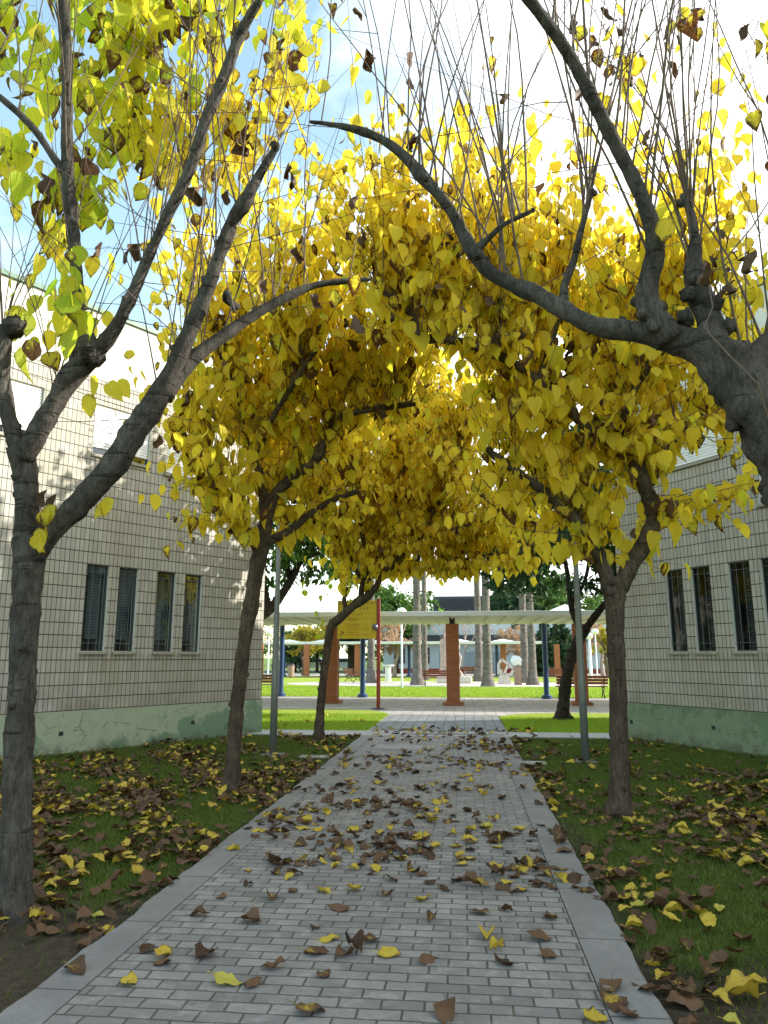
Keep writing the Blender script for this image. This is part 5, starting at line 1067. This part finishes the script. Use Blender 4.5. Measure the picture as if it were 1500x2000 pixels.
while cnt < 298 and tries < 20000:
    tries += 1; y = rnd.uniform(3.2, 9.8)**1; r_ = rnd.random()
    if r_ < .16: x = rnd.uniform(KL, KR); y = rnd.uniform(4.6, 12.5)
    elif r_ < .30:
        c_ = rnd.choice(DR); x = rnd.gauss(c_[0], .36); y = rnd.gauss(c_[1], .10+.012*c_[1])
        if not KL < x < KR: continue
    elif r_ < .70: x = rnd.uniform(-5.2, KL-.03); y = rnd.uniform(4.6, 9.0)
    else: x = rnd.uniform(KR+.05, 3.6); y = rnd.uniform(3.2, 8.0)
    if rnd.random() > pile(x, y) or in_wall_side(np.array([x]), np.array([y]))[0] or any((x-a_)**2+(y-b_)**2 < .004 for a_, b_ in taken): continue
    D = depth((x, y)); l_ = x*math.cos(YAW)+y*math.sin(YAW)
    if abs(l_/D) > .54: continue
    kind = rnd.choices('pymbd', (.05, .31, .34, .22, .08))[0]; z = .038 if KL < x < KR else rnd.uniform(.01, .03); w_, _ = where(x, y)
    AUTO.append((put(x, y, z, kind, rnd.uniform(.09, .145), None, '%s leaves %s' % (KN[kind], w_)), kind, x, y, w_)); taken.append((x, y)); cnt += 1
def g2(u, v): q = gp(u, v); return q.x, q.y
LM = [('the manhole cover', *g2(640, 1650)), ('the metal cover in the path', *g2(775, 1463)), ('the left lamp pole', *g2(533, 1475)), ('the right lamp pole', *g2(1144, 1488)), ('the thick left trunk', *g2(30, 1800)),
      ('the second trunk on the left', *g2(452, 1547)), ('the right lawn trunk', *g2(1210, 1597)), ('the pale heart shaped leaf', *g2(450, 1923)), ('the front centre leaf pile', *g2(668, 1868)), ('the arched yellow leaf', *g2(690, 1738)),
      ('the heap right of centre', *g2(910, 1717)), ('the orange kerb leaf', *g2(1087, 1700)), ('the bottom right corner', *g2(1440, 1940)), ('the bottom left corner', *g2(30, 1960)), ('the left vent holes', *g2(240, 1500)), ('the picture right edge', *g2(1495, 1640)), ('the leaning rod', *g2(1237, 1441)), ('the right kerb halfway along', *g2(1071, 1593)), ('the left kerb halfway along', *g2(569, 1552)), ('the picture left edge', *g2(5, 1640))]
ORD = ['', 'second ', 'third ', 'fourth ', 'fifth ', 'sixth ', 'seventh ', 'eighth ', 'ninth ', 'tenth ', 'eleventh ', 'twelfth ', 'thirteenth ', 'fourteenth ', 'fifteenth ', 'sixteenth ', 'seventeenth ', 'eighteenth ', 'nineteenth ', 'twentieth ']
bk = {}
for o, kind, x, y, w_ in AUTO:
    li = min(range(len(LM)), key=lambda i: (LM[i][1]-x)**2+(LM[i][2]-y)**2); bk.setdefault((li, kind, w_), []).append(((LM[li][1]-x)**2+(LM[li][2]-y)**2, o))
for (li, kind, w_), v in bk.items():
    for k, (_, o) in enumerate(sorted(v, key=lambda q: q[0])):
        o['label'] = '%s leaf %s, %snearest %s' % (KN[kind], w_, ORD[min(k, 19)], LM[li][0])
# everything smaller in the picture: one litter mesh
def litter(N, cands):
    Vs = []; Fs = []; Us = []; Ts = []; n0 = 0
    for x, y, z, sz, tn in cands:
        V, F, U = FT[int(rng.integers(0, 12))]; a_ = rng.uniform(0, 6.28); c_, s_ = math.cos(a_), math.sin(a_); tx, ty = rng.normal(0, .25, 2)
        Vz = V[:, 2]+V[:, 0]*tx+V[:, 1]*ty; Vz = Vz-min(0, np.quantile(Vz, .1)); Vs.append(np.c_[x+sz*(V[:, 0]*c_-V[:, 1]*s_), y+sz*(V[:, 0]*s_+V[:, 1]*c_), z+sz*Vz]); Fs.append(F+n0); n0 += len(V); Us.append(U); Ts.append(np.tile([*tn, 1], (len(V), 1)))
    o = npmesh('leaf_litter', np.concatenate(Vs), np.concatenate(Fs), M['fallen'], None, smooth=True, uv=np.concatenate(Us), tint=np.concatenate(Ts)); tag(o, kind='stuff')
cands = []; 
for k in range(24000):
    r_ = rng.random()
    if r_ < .13:
        c_ = DR[int(rng.integers(0, len(DR)))]; x, y = rng.normal(c_[0], .26), rng.normal(c_[1], .10+.014*c_[1])
        if not KL < x < KR or y > 15.9: continue
        dn = .15
    elif r_ < .15: x, y = rng.uniform(KL, KR), rng.uniform(5.5, 15.9); dn = (.34 if y > 11 else .36)*(pile(x*1.7, y*1.4)**1.7+.06)
    elif r_ < .56: x, y = rng.uniform(-7.2, KL), rng.uniform(4.3, 15.5); dn = .75 if y < 12.5 else .30; dn *= pile(x, y); dn *= 1.7 if abs(x+4.0) < 1.5 and y < 10.5 else .75
    else: x, y = rng.uniform(KR, 6.4), rng.uniform(3.9, 15.5); dn = .85*pile(x, y)*(1.4 if x > 2.2 and y < 10 else .5)*(.45 if y > 11.5 else 1)
    e_ = min(abs(x-KL), abs(x-KR)); dn *= 1+1.0*math.exp(-(e_/.2)**2)
    if y < 6 and x < 0 and x > -3.4: dn *= .35
    if rng.random() > dn or in_wall_side(np.array([x]), np.array([y]))[0]: continue
    onp = KL < x < KR; b_ = rng.random(); tn = (rng.uniform(.58, .95), .05, rng.random()) if b_ < (.62 if x < KL else .48) else ((.5, .1, rng.random()*.5) if b_ < .72 else (rng.uniform(.1, .38), .10, rng.random()*.6))
    cands.append((x, y, .036 if onp else rng.uniform(.008, .05), rng.uniform(.07, .135), tn))
litter(0, cands)
for k in range(1):
    cs2 = [(rng.uniform(-6, -2.2), rng.uniform(16.6, 21), .03, .12, (.3, .1, .3)) for _ in range(20)]+[(rng.uniform(-2, 1.6), rng.uniform(15.6, 17.2), .034, .13, (rng.choice([.2, .9]), .1, .3)) for _ in range(70)]; litter(0, cs2)
print('litter', len(cands), 'individual', cnt)
